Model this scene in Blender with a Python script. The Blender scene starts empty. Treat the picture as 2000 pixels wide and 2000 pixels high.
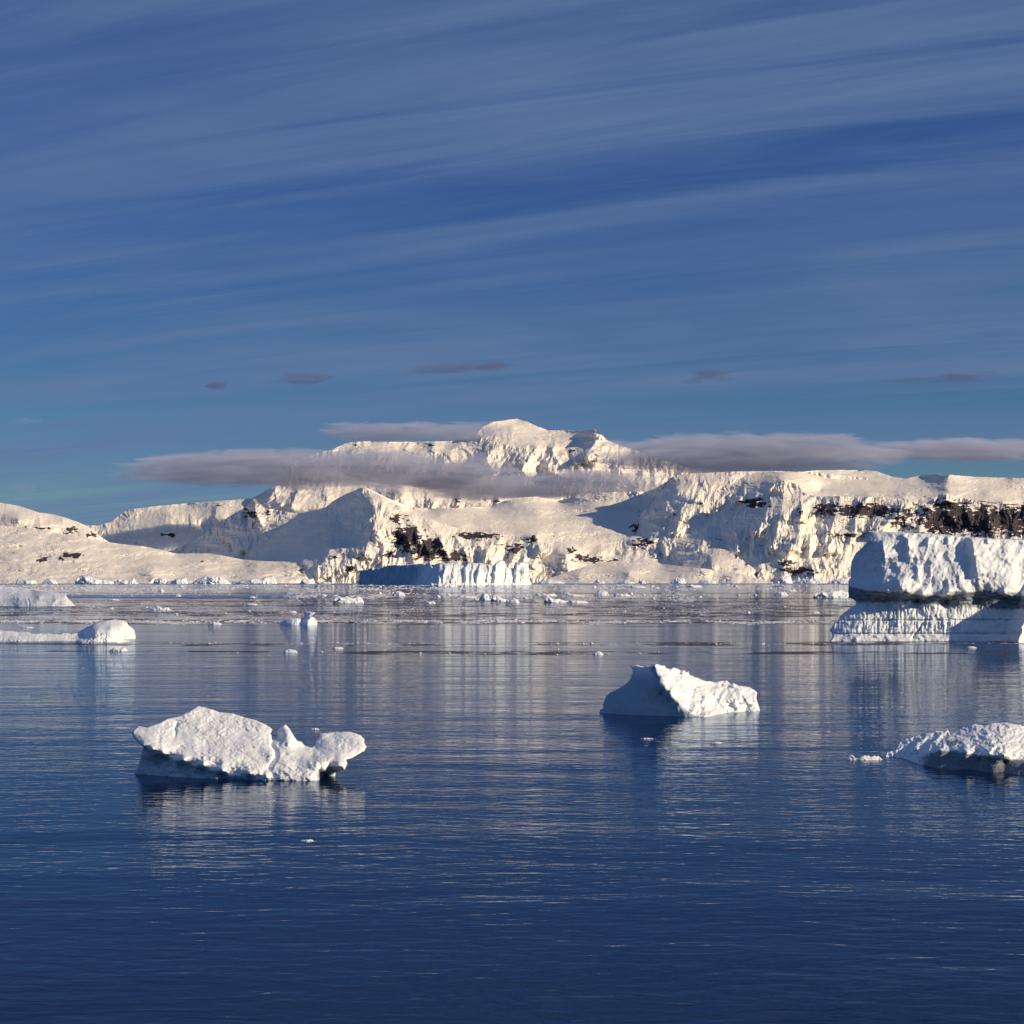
import bpy, math, random
import numpy as np
from mathutils import Vector
from mathutils.geometry import delaunay_2d_cdt

# ------------------------------------------------------------------ camera, sky, sun, exposure
F = 3333.33          # focal length in 2000-px image units (60 mm on 36 mm)
H = 12.0             # camera height above the sea, m
HY = 1135.0          # image row of the horizon
SC = bpy.context.scene
cam_d = bpy.data.cameras.new('camera'); cam = bpy.data.objects.new('camera', cam_d)
SC.collection.objects.link(cam); SC.camera = cam
cam.location = (0, 0, H); cam.rotation_euler = (math.radians(90), 0, 0)
cam_d.lens = 60; cam_d.sensor_width = 36; cam_d.shift_y = 0.0675
cam_d.clip_start = 0.5; cam_d.clip_end = 200000

SUN_EL = 20.5; SUN_AZ = 73.0      # azimuth measured from straight behind the camera towards the right
sd = Vector((math.sin(math.radians(SUN_AZ))*math.cos(math.radians(SUN_EL)),
             -math.cos(math.radians(SUN_AZ))*math.cos(math.radians(SUN_EL)), math.sin(math.radians(SUN_EL))))
sl = bpy.data.lights.new('sun', 'SUN'); sl.energy = 4.5; sl.angle = math.radians(0.5); sl.color = (1.0, 0.79, 0.53)
so = bpy.data.objects.new('sun', sl); SC.collection.objects.link(so)
so.rotation_euler = sd.to_track_quat('Z', 'Y').to_euler()

W = bpy.data.worlds.new('World'); SC.world = W; W.use_nodes = True
SC.view_settings.view_transform = 'Standard'; SC.view_settings.look = 'None'
SC.view_settings.exposure = 0.25; SC.view_settings.gamma = 1.0
SC.cycles.use_denoising = True
SC.cycles.max_bounces = 6; SC.cycles.diffuse_bounces = 2; SC.cycles.glossy_bounces = 3
SC.cycles.transparent_max_bounces = 8; SC.cycles.volume_bounces = 1
SC.cycles.caustics_reflective = False; SC.cycles.caustics_refractive = False
SC.cycles.sample_clamp_indirect = 6

class NT:
    """small node-tree helper"""
    def __init__(s, tree): s.t = tree; s.t.nodes.clear()
    def n(s, typ, _props=None, **inp):
        nd = s.t.nodes.new(typ)
        for k, v in (_props or {}).items(): setattr(nd, k, v)
        for k, v in inp.items():
            key = int(k[1:]) if k[0] == 'i' and k[1:].isdigit() else k.replace('_', ' ')
            s.set(nd, key, v)
        return nd
    def set(s, nd, key, v):
        i = nd.inputs[key]
        if isinstance(v, bpy.types.NodeSocket): s.t.links.new(v, i)
        elif isinstance(v, bpy.types.Node): s.t.links.new(v.outputs[0], i)
        else: i.default_value = v
    def m(s, op, a, b=None, c=None, clamp=False):
        nd = s.n('ShaderNodeMath', {'operation': op, 'use_clamp': clamp}); s.set(nd, 0, a)
        if b is not None: s.set(nd, 1, b)
        if c is not None: s.set(nd, 2, c)
        return nd.outputs[0]
    def v(s, op, a, b=None, sc=None):
        nd = s.n('ShaderNodeVectorMath', {'operation': op}); s.set(nd, 0, a)
        if b is not None: s.set(nd, 1, b)
        if sc is not None: s.set(nd, 'Scale', sc)
        return nd.outputs[1] if op in ('LENGTH', 'DOT_PRODUCT', 'DISTANCE') else nd.outputs[0]
    def mix(s, f, a, b, blend='MIX'):
        nd = s.n('ShaderNodeMix', {'data_type': 'RGBA', 'blend_type': blend})
        s.set(nd, 0, f); s.set(nd, 6, a); s.set(nd, 7, b); return nd.outputs[2]
    def ramp(s, f, stops, interp='LINEAR'):
        nd = s.n('ShaderNodeValToRGB'); s.set(nd, 0, f); r = nd.color_ramp; r.interpolation = interp
        while len(r.elements) < len(stops): r.elements.new(0.5)
        for e, (p, c) in zip(r.elements, stops):
            e.position = p; e.color = c if len(c) == 4 else (*c, 1)
        return nd.outputs[0]
    def noise(s, vec, scale, detail=4, rough=0.5, dist=0.0, typ='FBM'):
        nd = s.n('ShaderNodeTexNoise', {'noise_type': typ}, Vector=vec, Scale=scale, Detail=detail, Roughness=rough, Distortion=dist)
        return nd.outputs[0]
    def mapping(s, vec, loc=(0,0,0), rot=(0,0,0), scale=(1,1,1)):
        return s.n('ShaderNodeMapping', None, Vector=vec, Location=loc, Rotation=rot, Scale=scale).outputs[0]
    def xyz(s, vec): return s.n('ShaderNodeSeparateXYZ', None, i0=vec).outputs
    def comb(s, x, y, z): return s.n('ShaderNodeCombineXYZ', None, i0=x, i1=y, i2=z).outputs[0]
    def smooth(s, x, a, b):
        nd = s.n('ShaderNodeMapRange', {'interpolation_type': 'SMOOTHSTEP'}, i0=x, i1=a, i2=b); return nd.outputs[0]

# world: Nishita sky with thin cirrus streaks that lie on a high flat layer
w = NT(W.node_tree)
tc = w.n('ShaderNodeTexCoord').outputs['Generated']
sky = w.n('ShaderNodeTexSky', {'sky_type': 'NISHITA', 'sun_disc': False, 'sun_elevation': math.radians(SUN_EL),
          'sun_rotation': math.atan2(sd.x, sd.y), 'altitude': 1000, 'air_density': 1.0, 'dust_density': 0.4, 'ozone_density': 1.6})
d = w.xyz(tc)
grade = w.mix(1.0, sky, w.ramp(d[2], [(0.0, (0.34, 0.46, 0.62)), (0.06, (0.26, 0.42, 0.60)), (0.12, (0.17, 0.345, 0.58)), (0.24, (0.12, 0.275, 0.62)), (0.6, (0.12, 0.27, 0.62))]), 'MULTIPLY')
zz = w.m('MAXIMUM', d[2], 0.015)
el = w.m('ADD', zz, 0.10)
px_ = w.m('DIVIDE', d[0], el); py_ = w.m('DIVIDE', d[1], el)
flat = w.comb(px_, py_, 0.0)
a1 = w.mapping(flat, rot=(0, 0, math.radians(21)), scale=(1, 1, 1))
s1 = w.noise(w.mapping(a1, scale=(0.11, 0.85, 1)), 1.0, 3, 0.5, 0.6)
s2 = w.noise(w.mapping(a1, loc=(3, 7, 0), scale=(0.8, 6.0, 1)), 1.0, 6, 0.62, 0.9)
s3 = w.noise(w.mapping(a1, loc=(9, 2, 0), scale=(1.3, 22.0, 1)), 1.0, 3, 0.6, 0.3)
st = w.m('ADD', w.m('MULTIPLY', s1, 0.66), w.m('ADD', w.m('MULTIPLY', s2, 0.27), w.m('MULTIPLY', s3, 0.07)))
cir = w.smooth(st, 0.35, 0.60)
patchy = w.noise(w.mapping(a1, loc=(5, 1, 0), scale=(0.5, 1.1, 1)), 1.0, 3, 0.55, 0.8)
cir = w.m('MULTIPLY', cir, w.m('ADD', 0.50, w.m('MULTIPLY', w.smooth(patchy, 0.35, 0.65), 0.5)))
final = w.mix(cir, grade, (1.15, 1.9, 3.5, 1))
bg = w.n('ShaderNodeBackground', None, Color=final, Strength=0.085)
w.t.links.new(bg.outputs[0], w.n('ShaderNodeOutputWorld').inputs[0])

# ------------------------------------------------------------------ helpers
def tag(o, label=None, cat=None, group=None, kind=None):
    if label: o['label'] = label
    if cat: o['category'] = cat
    if group: o['group'] = group
    if kind: o['kind'] = kind
    return o

def mesh_obj(name, V, Fc, mat, attrs=None, smooth=True):
    me = bpy.data.meshes.new(name)
    V = np.asarray(V, dtype=np.float32); Fc = np.asarray(Fc, dtype=np.int32)
    k = Fc.shape[1]
    me.vertices.add(len(V)); me.vertices.foreach_set('co', V.ravel())
    me.loops.add(Fc.size); me.loops.foreach_set('vertex_index', Fc.ravel())
    me.polygons.add(len(Fc)); me.polygons.foreach_set('loop_start', np.arange(0, Fc.size, k, dtype=np.int32))
    me.update(calc_edges=True); me.validate()
    me.polygons.foreach_set('use_smooth', np.full(len(me.polygons), smooth))
    for an, av in (attrs or {}).items():
        a = me.attributes.new(an, 'FLOAT', 'POINT'); a.data.foreach_set('value', np.asarray(av, dtype=np.float32))
    me.materials.append(mat)
    o = bpy.data.objects.new(name, me); SC.collection.objects.link(o)
    return o

def _hash(ix, iy, seed):
    h = (ix.astype(np.int64)*374761393 + iy.astype(np.int64)*668265263 + seed*1442695041) & 0xFFFFFFFF
    h = ((h ^ (h >> 13))*1274126177) & 0xFFFFFFFF
    h = ((h ^ (h >> 16))*2246822519) & 0xFFFFFFFF
    return (h ^ (h >> 15)) & 0xFFFF
def perlin(x, y, seed=0):
    ix = np.floor(x); iy = np.floor(y); fx = x-ix; fy = y-iy
    u = fx*fx*fx*(fx*(fx*6-15)+10); v = fy*fy*fy*(fy*(fy*6-15)+10)
    def g(ox, oy):
        a = _hash(ix+ox, iy+oy, seed)*(2*math.pi/65536)
        return np.cos(a)*(fx-ox)+np.sin(a)*(fy-oy)
    return ((g(0,0)*(1-u)+g(1,0)*u)*(1-v)+(g(0,1)*(1-u)+g(1,1)*u)*v)*1.5
def fbm(x, y, octv=5, seed=0, gain=0.5, ridged=False, lac=2.03):
    s = np.zeros_like(x); a = 1.0; t = 0
    for k in range(octv):
        n = perlin(x*lac**k+17.3*k, y*lac**k-9.1*k, seed+k)
        if ridged: n = (1-np.abs(n)*2.0)
        s += a*n; t += a; a *= gain
    return s/t
def sstep(x, a, b):
    t = np.clip((x-a)/(b-a), 0, 1); return t*t*(3-2*t)
def rbf(ctrl, x, y, sy=1.0, kern=1.0):
    c = np.array(ctrl, float); P = c[:, :2]*[1, sy]; n = len(c)
    def phi(r): return r if kern == 1.0 else r**kern
    A = np.zeros((n+3, n+3)); D = np.linalg.norm(P[:, None]-P[None], axis=2)
    A[:n, :n] = phi(D); A[:n, n] = 1; A[:n, n+1:] = P; A[n, :n] = 1; A[n+1:, :n] = P.T
    sol = np.linalg.solve(A, np.concatenate([c[:, 2], [0, 0, 0]]))
    out = sol[n]+sol[n+1]*x+sol[n+2]*y*sy
    for i in range(n):
        out += sol[i]*phi(np.hypot(x-P[i, 0], y*sy-P[i, 1]))
    return out
def seg_dist(poly, x, y, closed=False):
    """distance to a polyline, the side (+1 = right of a line running down the picture) and position along it"""
    P = np.array(poly, float); best = np.full(x.shape, 1e9); side = np.zeros(x.shape)
    n = len(P); L = 0; along = np.zeros(x.shape)
    for i in range(n if closed else n-1):
        a = P[i]; b = P[(i+1) % n]; dd = b-a; l2 = dd@dd+1e-9
        t = np.clip(((x-a[0])*dd[0]+(y-a[1])*dd[1])/l2, 0, 1)
        qx = a[0]+t*dd[0]; qy = a[1]+t*dd[1]; r = np.hypot(x-qx, y-qy)
        m = r < best; best = np.where(m, r, best)
        cr = dd[0]*(y-a[1])-dd[1]*(x-a[0])
        side = np.where(m, -np.sign(cr), side); along = np.where(m, L+t*math.sqrt(l2), along); L += math.sqrt(l2)
    return best, side, along/max(L, 1e-9)
def stroke(x, y, poly, amp, wl, wr, endfade=0.15):
    if poly[0][1] > poly[-1][1]: poly = poly[::-1]
    x = x + 3.0*perlin(x*0.05, y*0.07, 91); 
    dd, side, al = seg_dist(poly, x, y)
    wd = np.where(side > 0, wr, wl)
    p = np.clip(1-dd/wd, 0, 1); p = p**1.3
    return amp*p*np.minimum(1, 0.35+al/endfade*0.65)*np.minimum(1, (1-al)/endfade+0.4)
def to3d(px, py, Y):
    return np.stack([(px-1000)/F*Y, Y, H+(HY-py)/F*Y], axis=-1)
def interp(pts, x):
    p = np.array(pts, float); return np.interp(x, p[:, 0], p[:, 1])

# ------------------------------------------------------------------ materials
def new_mat(name):
    m = bpy.data.materials.new(name); m.use_nodes = True; return m, NT(m.node_tree)

def snow_mountain():
    m, t = new_mat('mountain_snow')
    pos = t.n('ShaderNodeNewGeometry')
    rk = t.n('ShaderNodeAttribute', {'attribute_name': 'rock'}).outputs['Fac']
    P = pos.outputs['Position']
    n1 = t.noise(t.mapping(P, scale=(1, 0.4, 0.9)), 0.018, 6, 0.65)
    f = t.m('ADD', rk, t.m('MULTIPLY', t.m('SUBTRACT', n1, 0.5), 0.8))
    f = t.smooth(f, 0.46, 0.54)
    rockc = t.ramp(t.noise(P, 0.01, 4), [(0.3, (0.030, 0.029, 0.042)), (0.7, (0.075, 0.058, 0.062))])
    snc = t.ramp(t.noise(P, 0.004, 5), [(0.3, (0.80, 0.75, 0.67)), (0.7, (0.90, 0.85, 0.77))])
    col = t.mix(f, snc, rockc)
    hb = t.noise(P, 0.05, 5, 0.65)
    bm = t.n('ShaderNodeBump', None, Strength=0.35, Distance=14.0, Height=hb)
    b = t.n('ShaderNodeBsdfPrincipled', None, Base_Color=col, Roughness=0.75, Normal=bm)
    b.inputs['Specular IOR Level'].default_value = 0.15
    t.t.links.new(b.outputs[0], t.n('ShaderNodeOutputMaterial').inputs[0]); return m

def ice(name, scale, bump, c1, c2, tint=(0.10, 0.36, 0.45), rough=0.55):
    """glacier ice with a snowy skin; the attribute 'blue' marks bare wet blue-green ice and shade painted into the colour"""
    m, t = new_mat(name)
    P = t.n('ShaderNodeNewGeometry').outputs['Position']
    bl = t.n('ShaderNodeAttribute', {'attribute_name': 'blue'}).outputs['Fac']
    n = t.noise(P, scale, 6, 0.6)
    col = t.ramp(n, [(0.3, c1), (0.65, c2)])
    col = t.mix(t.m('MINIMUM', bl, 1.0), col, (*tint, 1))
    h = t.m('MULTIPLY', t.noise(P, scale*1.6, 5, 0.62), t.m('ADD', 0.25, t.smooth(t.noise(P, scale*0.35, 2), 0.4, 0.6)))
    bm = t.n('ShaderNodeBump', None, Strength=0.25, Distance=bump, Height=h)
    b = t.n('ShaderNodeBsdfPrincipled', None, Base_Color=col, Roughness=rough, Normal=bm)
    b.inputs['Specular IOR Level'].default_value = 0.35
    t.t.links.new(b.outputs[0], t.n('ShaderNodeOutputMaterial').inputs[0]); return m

def water():
    m, t = new_mat('sea_water')
    P = t.n('ShaderNodeNewGeometry').outputs['Position']
    c = t.xyz(P)
    dist = c[1]
    # wind patches: calm glassy lanes and ruffled lanes, long and thin across the bay
    pn = t.noise(t.mapping(P, scale=(1/900, 1/110, 1)), 1.0, 4, 0.55, 0.6)
    ruf = t.smooth(pn, 0.42, 0.62)
    far = t.smooth(dist, 300, 1500)
    wob = t.m('MULTIPLY', t.m('SUBTRACT', t.noise(t.mapping(P, scale=(1/260, 1/90, 1)), 1.0, 4, 0.6), 0.5), 0.16)
    ly = t.m('ADD', t.m('LOGARITHM', dist, 10.0), wob)      # lanes of slush lie across the bay, so they are placed by distance
    def lane(c0, wd): return t.m('MAXIMUM', t.m('SUBTRACT', 1.0, t.m('DIVIDE', t.m('ABSOLUTE', t.m('SUBTRACT', ly, math.log10(c0))), wd)), 0.0)
    breeze = t.m('MAXIMUM', t.smooth(dist, 5000, 5600), t.m('MULTIPLY', t.m('MINIMUM', t.m('MULTIPLY', lane(1350, 0.055), 3), 1.0), t.smooth(t.m('MULTIPLY', c[0], -1), 40, 260)))
    amp = t.m('ADD', t.m('ADD', 0.36, t.m('MULTIPLY', t.smooth(dist, 70, 420), -0.16)), t.m('MULTIPLY', ruf, 0.14))
    w1 = t.noise(t.mapping(P, rot=(0, 0, math.radians(7)), scale=(0.62, 1.35, 1)), 1.0, 2, 0.5, 0.3)      # ripples about a metre long
    w2 = t.noise(t.mapping(P, rot=(0, 0, math.radians(-9)), scale=(0.10, 0.26, 1)), 1.0, 3, 0.5, 0.3)
    w3 = t.noise(t.mapping(P, rot=(0, 0, math.radians(14)), scale=(2.6, 5.0, 1)), 1.0, 2, 0.5)
    w4 = t.noise(t.mapping(P, rot=(0, 0, math.radians(4)), scale=(0.022, 0.06, 1)), 1.0, 3, 0.55, 0.3)
    h = t.m('ADD', t.m('ADD', t.m('MULTIPLY', w1, 0.10), t.m('MULTIPLY', w4, 0.55)), t.m('ADD', t.m('MULTIPLY', w2, 0.17), t.m('MULTIPLY', w3, 0.010)))
    h = t.m('MULTIPLY', h, amp)
    bm = t.n('ShaderNodeBump', None, Strength=1.0, Distance=1.0, Height=h)
    fr = t.n('ShaderNodeFresnel', None, IOR=1.33, Normal=bm)
    deep = t.n('ShaderNodeBsdfDiffuse', None, Color=(0.003, 0.012, 0.045, 1))
    gl = t.n('ShaderNodeBsdfGlossy', None, Color=(0.72, 0.80, 0.93, 1), Roughness=t.m('ADD', t.m('ADD', 0.008, t.m('MULTIPLY', t.smooth(dist, 150, 700), 0.035)), t.m('MULTIPLY', breeze, 0.33)), Normal=bm)
    mx = t.n('ShaderNodeMixShader', None, i0=fr, i1=deep, i2=gl)
    lanes = None
    for c0, wd in ((330, 0.02), (500, 0.045), (640, 0.06), (800, 0.06), (980, 0.04), (1200, 0.04), (1700, 0.03), (287, 0.012)):
        l = t.m('MINIMUM', t.m('MULTIPLY', lane(c0, wd), 2.0), 1.0); lanes = l if lanes is None else t.m('MAXIMUM', lanes, l)
    patch = t.noise(t.mapping(P, scale=(1/170, 1/40, 1)), 1.0, 3, 0.6)
    fine = t.noise(t.mapping(P, scale=(1/14, 1/22, 1)), 1.0, 5, 0.7)
    sl_ = t.m('MULTIPLY', t.m('MULTIPLY', lanes, t.smooth(patch, 0.33, 0.46)), t.smooth(fine, 0.44, 0.54))
    slush = t.n('ShaderNodeBsdfPrincipled', None, Base_Color=(0.050, 0.038, 0.044, 1), Roughness=0.6)
    slush.inputs['Specular IOR Level'].default_value = 0.08
    m2 = t.n('ShaderNodeMixShader', None, i0=t.m('MULTIPLY', sl_, 0.92), i1=mx, i2=slush)
    t.t.links.new(m2.outputs[0], t.n('ShaderNodeOutputMaterial').inputs[0]); return m

M_SNOW = snow_mountain()
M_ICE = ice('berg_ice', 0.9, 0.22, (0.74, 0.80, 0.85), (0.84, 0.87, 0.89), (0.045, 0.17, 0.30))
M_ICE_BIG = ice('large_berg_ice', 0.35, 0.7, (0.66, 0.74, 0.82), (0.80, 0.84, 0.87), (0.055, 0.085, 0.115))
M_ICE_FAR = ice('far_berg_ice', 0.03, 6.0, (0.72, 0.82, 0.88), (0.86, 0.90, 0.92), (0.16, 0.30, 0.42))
M_BRASH = ice('brash_ice', 1.2, 0.1, (0.66, 0.68, 0.72), (0.85, 0.86, 0.88))
M_WATER = water()

# ------------------------------------------------------------------ sea
wv = [(-60000, -300, 0), (60000, -300, 0), (60000, 90000, 0), (-60000, 90000, 0)]
sea = mesh_obj('water', wv, [(0, 1, 2, 3)], M_WATER, smooth=False)
tag(sea, 'calm dark blue sea with long faint ripples', kind='structure')

# ------------------------------------------------------------------ mountains (real heightened relief sheets with a back slope)
def mountain(name, label, crest, base_py, ctrl, x0, x1, dx, rows, strokes=(), rocks=(), amp=1.0, sy=1.6,
             rscale=(26, 60), jit=1.0, seed=3, back=2500, smooth_lo=0.10, floor=0.09, warp=1.0, swell=80):
    cols = np.arange(x0, x1+0.1, dx); top = interp(crest, cols)
    top = top + jit*fbm(cols*0.07, cols*0+seed, 5, seed+40, 0.6)
    tt = np.linspace(0, 1, rows)
    bp = interp(base_py, cols) if isinstance(base_py, (list, tuple)) else np.full_like(cols, base_py)
    PX = np.repeat(cols[None], rows, 0); PY = bp[None]+(top-bp)[None]*tt[:, None]
    Y = rbf([(a, b, c*1000) for a, b, c in ctrl], PX, PY, sy)
    dYdv = np.gradient(Y, axis=0)/np.maximum(-np.gradient(PY, axis=0), 0.05)   # m of depth per px upwards
    mpp = Y/F
    steep = mpp/np.maximum(dYdv, 1.0)
    rough = floor+(1-floor)*sstep(steep, smooth_lo, smooth_lo+0.28)*(0.25+0.95*sstep(fbm(PX/90, PY/40, 3, seed+71), -0.3, 0.35))
    # soften rough map
    for _ in range(6):
        rough = (rough+np.roll(rough, 1, 0)+np.roll(rough, -1, 0)+np.roll(rough, 1, 1)+np.roll(rough, -1, 1))/5
    wx = PX+warp*14*fbm(PX/60, PY/60, 3, seed+7); wy = PY+warp*10*fbm(PX/50, PY/50, 3, seed+8)
    r1 = fbm(wx/rscale[0], wy/rscale[1], 6, seed, 0.56, ridged=True)
    r2 = fbm((wx+0.35*wy)/70, wy/90, 4, seed+20, 0.5, ridged=True)
    r3 = fbm((wx+.6*wy)/10, wy/9, 4, seed+30, 0.62, ridged=True)-0.4
    disp = amp*mpp/3.2*((r1-0.4)*88+(r2-0.4)*190+r3*18)*rough
    disp += amp*mpp/3.2*fbm(PX/80, PY/16, 4, seed+50)*swell*(1-rough)      # soft swells on the glaciers
    cf = sstep(fbm(PX/70, PY/16, 3, seed+81), -0.05, 0.3)                # crevasse fields on the gentle ice
    disp += amp*mpp/3.2*cf*(1-rough)*(fbm((PX+3*PY)/16, PY/2.6, 4, seed+82, 0.6, ridged=True)-0.4)*42
    for s in strokes: disp += stroke(PX, PY, *s)*rough.clip(0.5, 1)
    edge = sstep(tt, 0, 0.04)[:, None]
    Yd = Y-disp*edge
    rock = np.full_like(PX, -9.0)
    ns = fbm(PX/11+2, PY/4.5, 5, seed+60, 0.56)
    gx = np.gradient(Yd, axis=1)/dx/mpp; gy = np.gradient(Yd, axis=0)/np.maximum(-np.gradient(PY, axis=0), 0.05)/mpp
    wall = np.clip(1.0-gy/np.sqrt(1+gx*gx), -1, 1)      # 1 = vertical or overhanging rock wall, negative = gentle snow slope
    wq1 = fbm(PX/22, PY/14, 4, seed+61, 0.6); wq2 = fbm(PX/22, PY/14, 4, seed+62, 0.6)
    for (cx, cy, rx, ry, s) in rocks:
        q = np.sqrt(((PX+14*wq1-cx)/rx)**2+((PY+8*wq2-cy)/ry)**2)
        rock = np.maximum(rock, (0.25+s-q)*0.75)
    # exposed rock sits on the ribs, snow fills the gullies
    rock = np.clip(rock, -0.6, 0.55)+0.85*ns+0.30*(r1-0.45)+0.34*np.maximum(wall, -0.35)+0.36
    rock = np.maximum(rock, 0.10+0.34*wall+0.7*ns*(rough > 0.4)-0.12)
    V = to3d(PX, PY, Yd); V[..., 2] = np.where(tt[:, None] < 0.02, np.minimum(V[..., 2], -12), V[..., 2])
    nb = 14; bk = []
    c0 = V[-1]
    for k in range(1, nb+1):
        u = k/nb; q = c0.copy(); q[:, 1] += back*u; q[:, 0] += c0[:, 0]/c0[:, 1]*back*u
        q[:, 2] = c0[:, 2]*(1-0.15*u-0.85*u*u)-30*u+30*fbm(cols/20, cols*0+k, 3, seed)*(u*(1-u))*4; bk.append(q)
    V = np.concatenate([V, np.array(bk)]); rk = np.concatenate([rock, np.zeros((nb, len(cols)))])
    R, Cn = V.shape[:2]; idx = np.arange(R*Cn).reshape(R, Cn)
    Fc = np.stack([idx[:-1, :-1], idx[:-1, 1:], idx[1:, 1:], idx[1:, :-1]], -1).reshape(-1, 4)
    o = mesh_obj(name, V.reshape(-1, 3), Fc, M_SNOW, {'rock': rk.ravel()})
    return tag(o, label, kind='structure')

# distant summit massif
mountain('summit_massif', 'highest snowy summit rising through a thin cloud collar behind the range',
    [(560, 905), (620, 885), (650, 878), (665, 870), (681, 864), (724, 861), (760, 863), (809, 862.6), (860, 862), (886, 861), (916, 857.6), (928, 850), (936, 841), (945, 833), (960, 824.5),
     (985, 821), (1009, 817.5), (1030, 824), (1050, 833), (1071, 840.7), (1105, 840), (1138, 841.7), (1160, 837.4), (1172, 846), (1189, 861), (1210, 869), (1232, 876), (1300, 900), (1380, 925)],
    990, [(560, 990, 19.4), (800, 990, 19.4), (1000, 990, 19.2), (1200, 990, 19.2), (1380, 990, 19.2), (560, 905, 20.6), (650, 878, 20.8), (724, 861, 21.3), (809, 863, 21.4), (886, 861, 21.5),
          (740, 885, 20.3), (850, 885, 20.5), (936, 841, 21.4), (1009, 818, 22.6), (1000, 836, 21.6), (960, 826, 21.8), (1071, 841, 22.0), (1105, 842, 22.0), (1138, 842, 21.8), (1160, 838, 21.3),
          (960, 870, 20.7), (1030, 870, 20.6), (1100, 865, 21.0), (1120, 880, 20.7), (1000, 920, 19.9), (1100, 915, 20.0), (1160, 880, 20.5), (1232, 877, 20.9), (1200, 900, 20.2), (1380, 925, 20.2)],
    560, 1380, 1.0, 170,
    strokes=[([(1055, 866), (1034, 894), (1015, 925)], 330, 22, 30), ([(1085, 862), (1078, 890), (1066, 925)], 330, 16, 22), ([(1160, 838), (1163, 860), (1150, 885), (1120, 905)], 620, 48, 45),
             ([(1105, 880), (1090, 905), (1080, 925)], 220, 14, 26), ([(905, 862), (885, 878), (870, 892)], 250, 20, 34), ([(1002, 823), (1004, 838)], 60, 14, 14), ([(720, 863), (700, 880), (690, 895)], 200, 22, 30),
             ([(800, 864), (790, 880)], 160, 12, 18), ([(850, 864), (842, 882)], 160, 12, 18), ([(950, 880), (955, 905), (965, 925)], 160, 16, 20)],
    rocks=[(1112, 880, 12, 8, 0.6), (1160, 895, 8, 8, 0.6), (835, 868, 18, 5, .55), (690, 868, 10, 5, .5)], amp=0.8, seed=5, rscale=(18, 34), smooth_lo=0.14, back=3500, jit=1.3)

# ridge behind the left half
mountain('back_ridge', 'long pale snow ridge far behind on the left under the cloud bank',
    [(-150, 1035), (100, 1030), (168, 1026), (191, 1026.5), (218, 1019), (235, 1005), (249, 995.5), (299, 989), (366, 983), (430, 978), (491, 973.6), (501, 968.6), (520, 958), (541, 947), (600, 940), (680, 930), (760, 925),
     (850, 930), (1000, 945), (1100, 960)],
    1110, [(-150, 1110, 14.6), (200, 1110, 14.6), (500, 1110, 14.6), (800, 1110, 14.4), (1100, 1110, 14.6), (-150, 1035, 15.8), (168, 1026, 15.8), (218, 1019, 15.9), (260, 1050, 15.1), (249, 996, 16.2),
           (366, 983, 16.4), (330, 1030, 15.3), (491, 974, 16.2), (430, 1010, 15.5), (541, 949, 16.2), (560, 985, 15.5), (620, 985, 15.4), (680, 935, 16.4), (760, 925, 16.6), (780, 960, 15.6), (850, 930, 16.6),
           (850, 975, 15.5), (950, 975, 15.6), (1000, 945, 16.6), (1100, 960, 16.6)],
    -150, 1100, 1.0, 150,
    strokes=[([(541, 949), (528, 968), (512, 988)], 190, 14, 40), ([(584, 952), (574, 975), (565, 998)], 190, 12, 34), ([(642, 955), (636, 978)], 120, 10, 24), ([(800, 960), (775, 975), (765, 990)], 160, 24, 30),
             ([(900, 960), (890, 992)], 150, 12, 20), ([(975, 970), (968, 992)], 150, 14, 18), ([(345, 1000), (325, 1030), (290, 1052)], 120, 30, 60), ([(425, 985), (420, 1010), (440, 1030)], 90, 10, 30)],
    rocks=[(895, 980, 10, 10, .55), (968, 978, 10, 8, .6), (330, 1045, 22, 5, .5), (425, 988, 12, 6, .5)], amp=0.55, seed=11, rscale=(22, 40))

# dark headland slope at the far left
mountain('coastal_hill', 'rounded snowy hill with a shaded rocky scarp at the far left',
    [(-150, 960), (-40, 975), (37, 988), (74, 1000.5), (100, 1004), (127, 1010.6), (150, 1019), (168, 1026), (185, 1037), (200, 1050), (215, 1060), (260, 1075)],
    1100, [(-150, 1100, 10.6), (260, 1100, 10.6), (-150, 960, 12.4), (37, 988, 12.0), (37, 1015, 11.2), (100, 1004, 11.9), (100, 1025, 11.3), (127, 1011, 11.8), (168, 1026, 11.7), (120, 1045, 11.2), (165, 1050, 11.2), (215, 1060, 11.6), (260, 1075, 11.7)],
    -150, 260, 1.0, 90, strokes=[([(120, 1012), (125, 1025), (140, 1040)], 110, 20, 14), ([(75, 1005), (80, 1030)], 70, 12, 16)],
    rocks=[(75, 1030, 40, 5, .55), (140, 1036, 26, 9, .62), (180, 1045, 20, 7, .55)], amp=0.8, seed=14, rscale=(12, 30))

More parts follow.
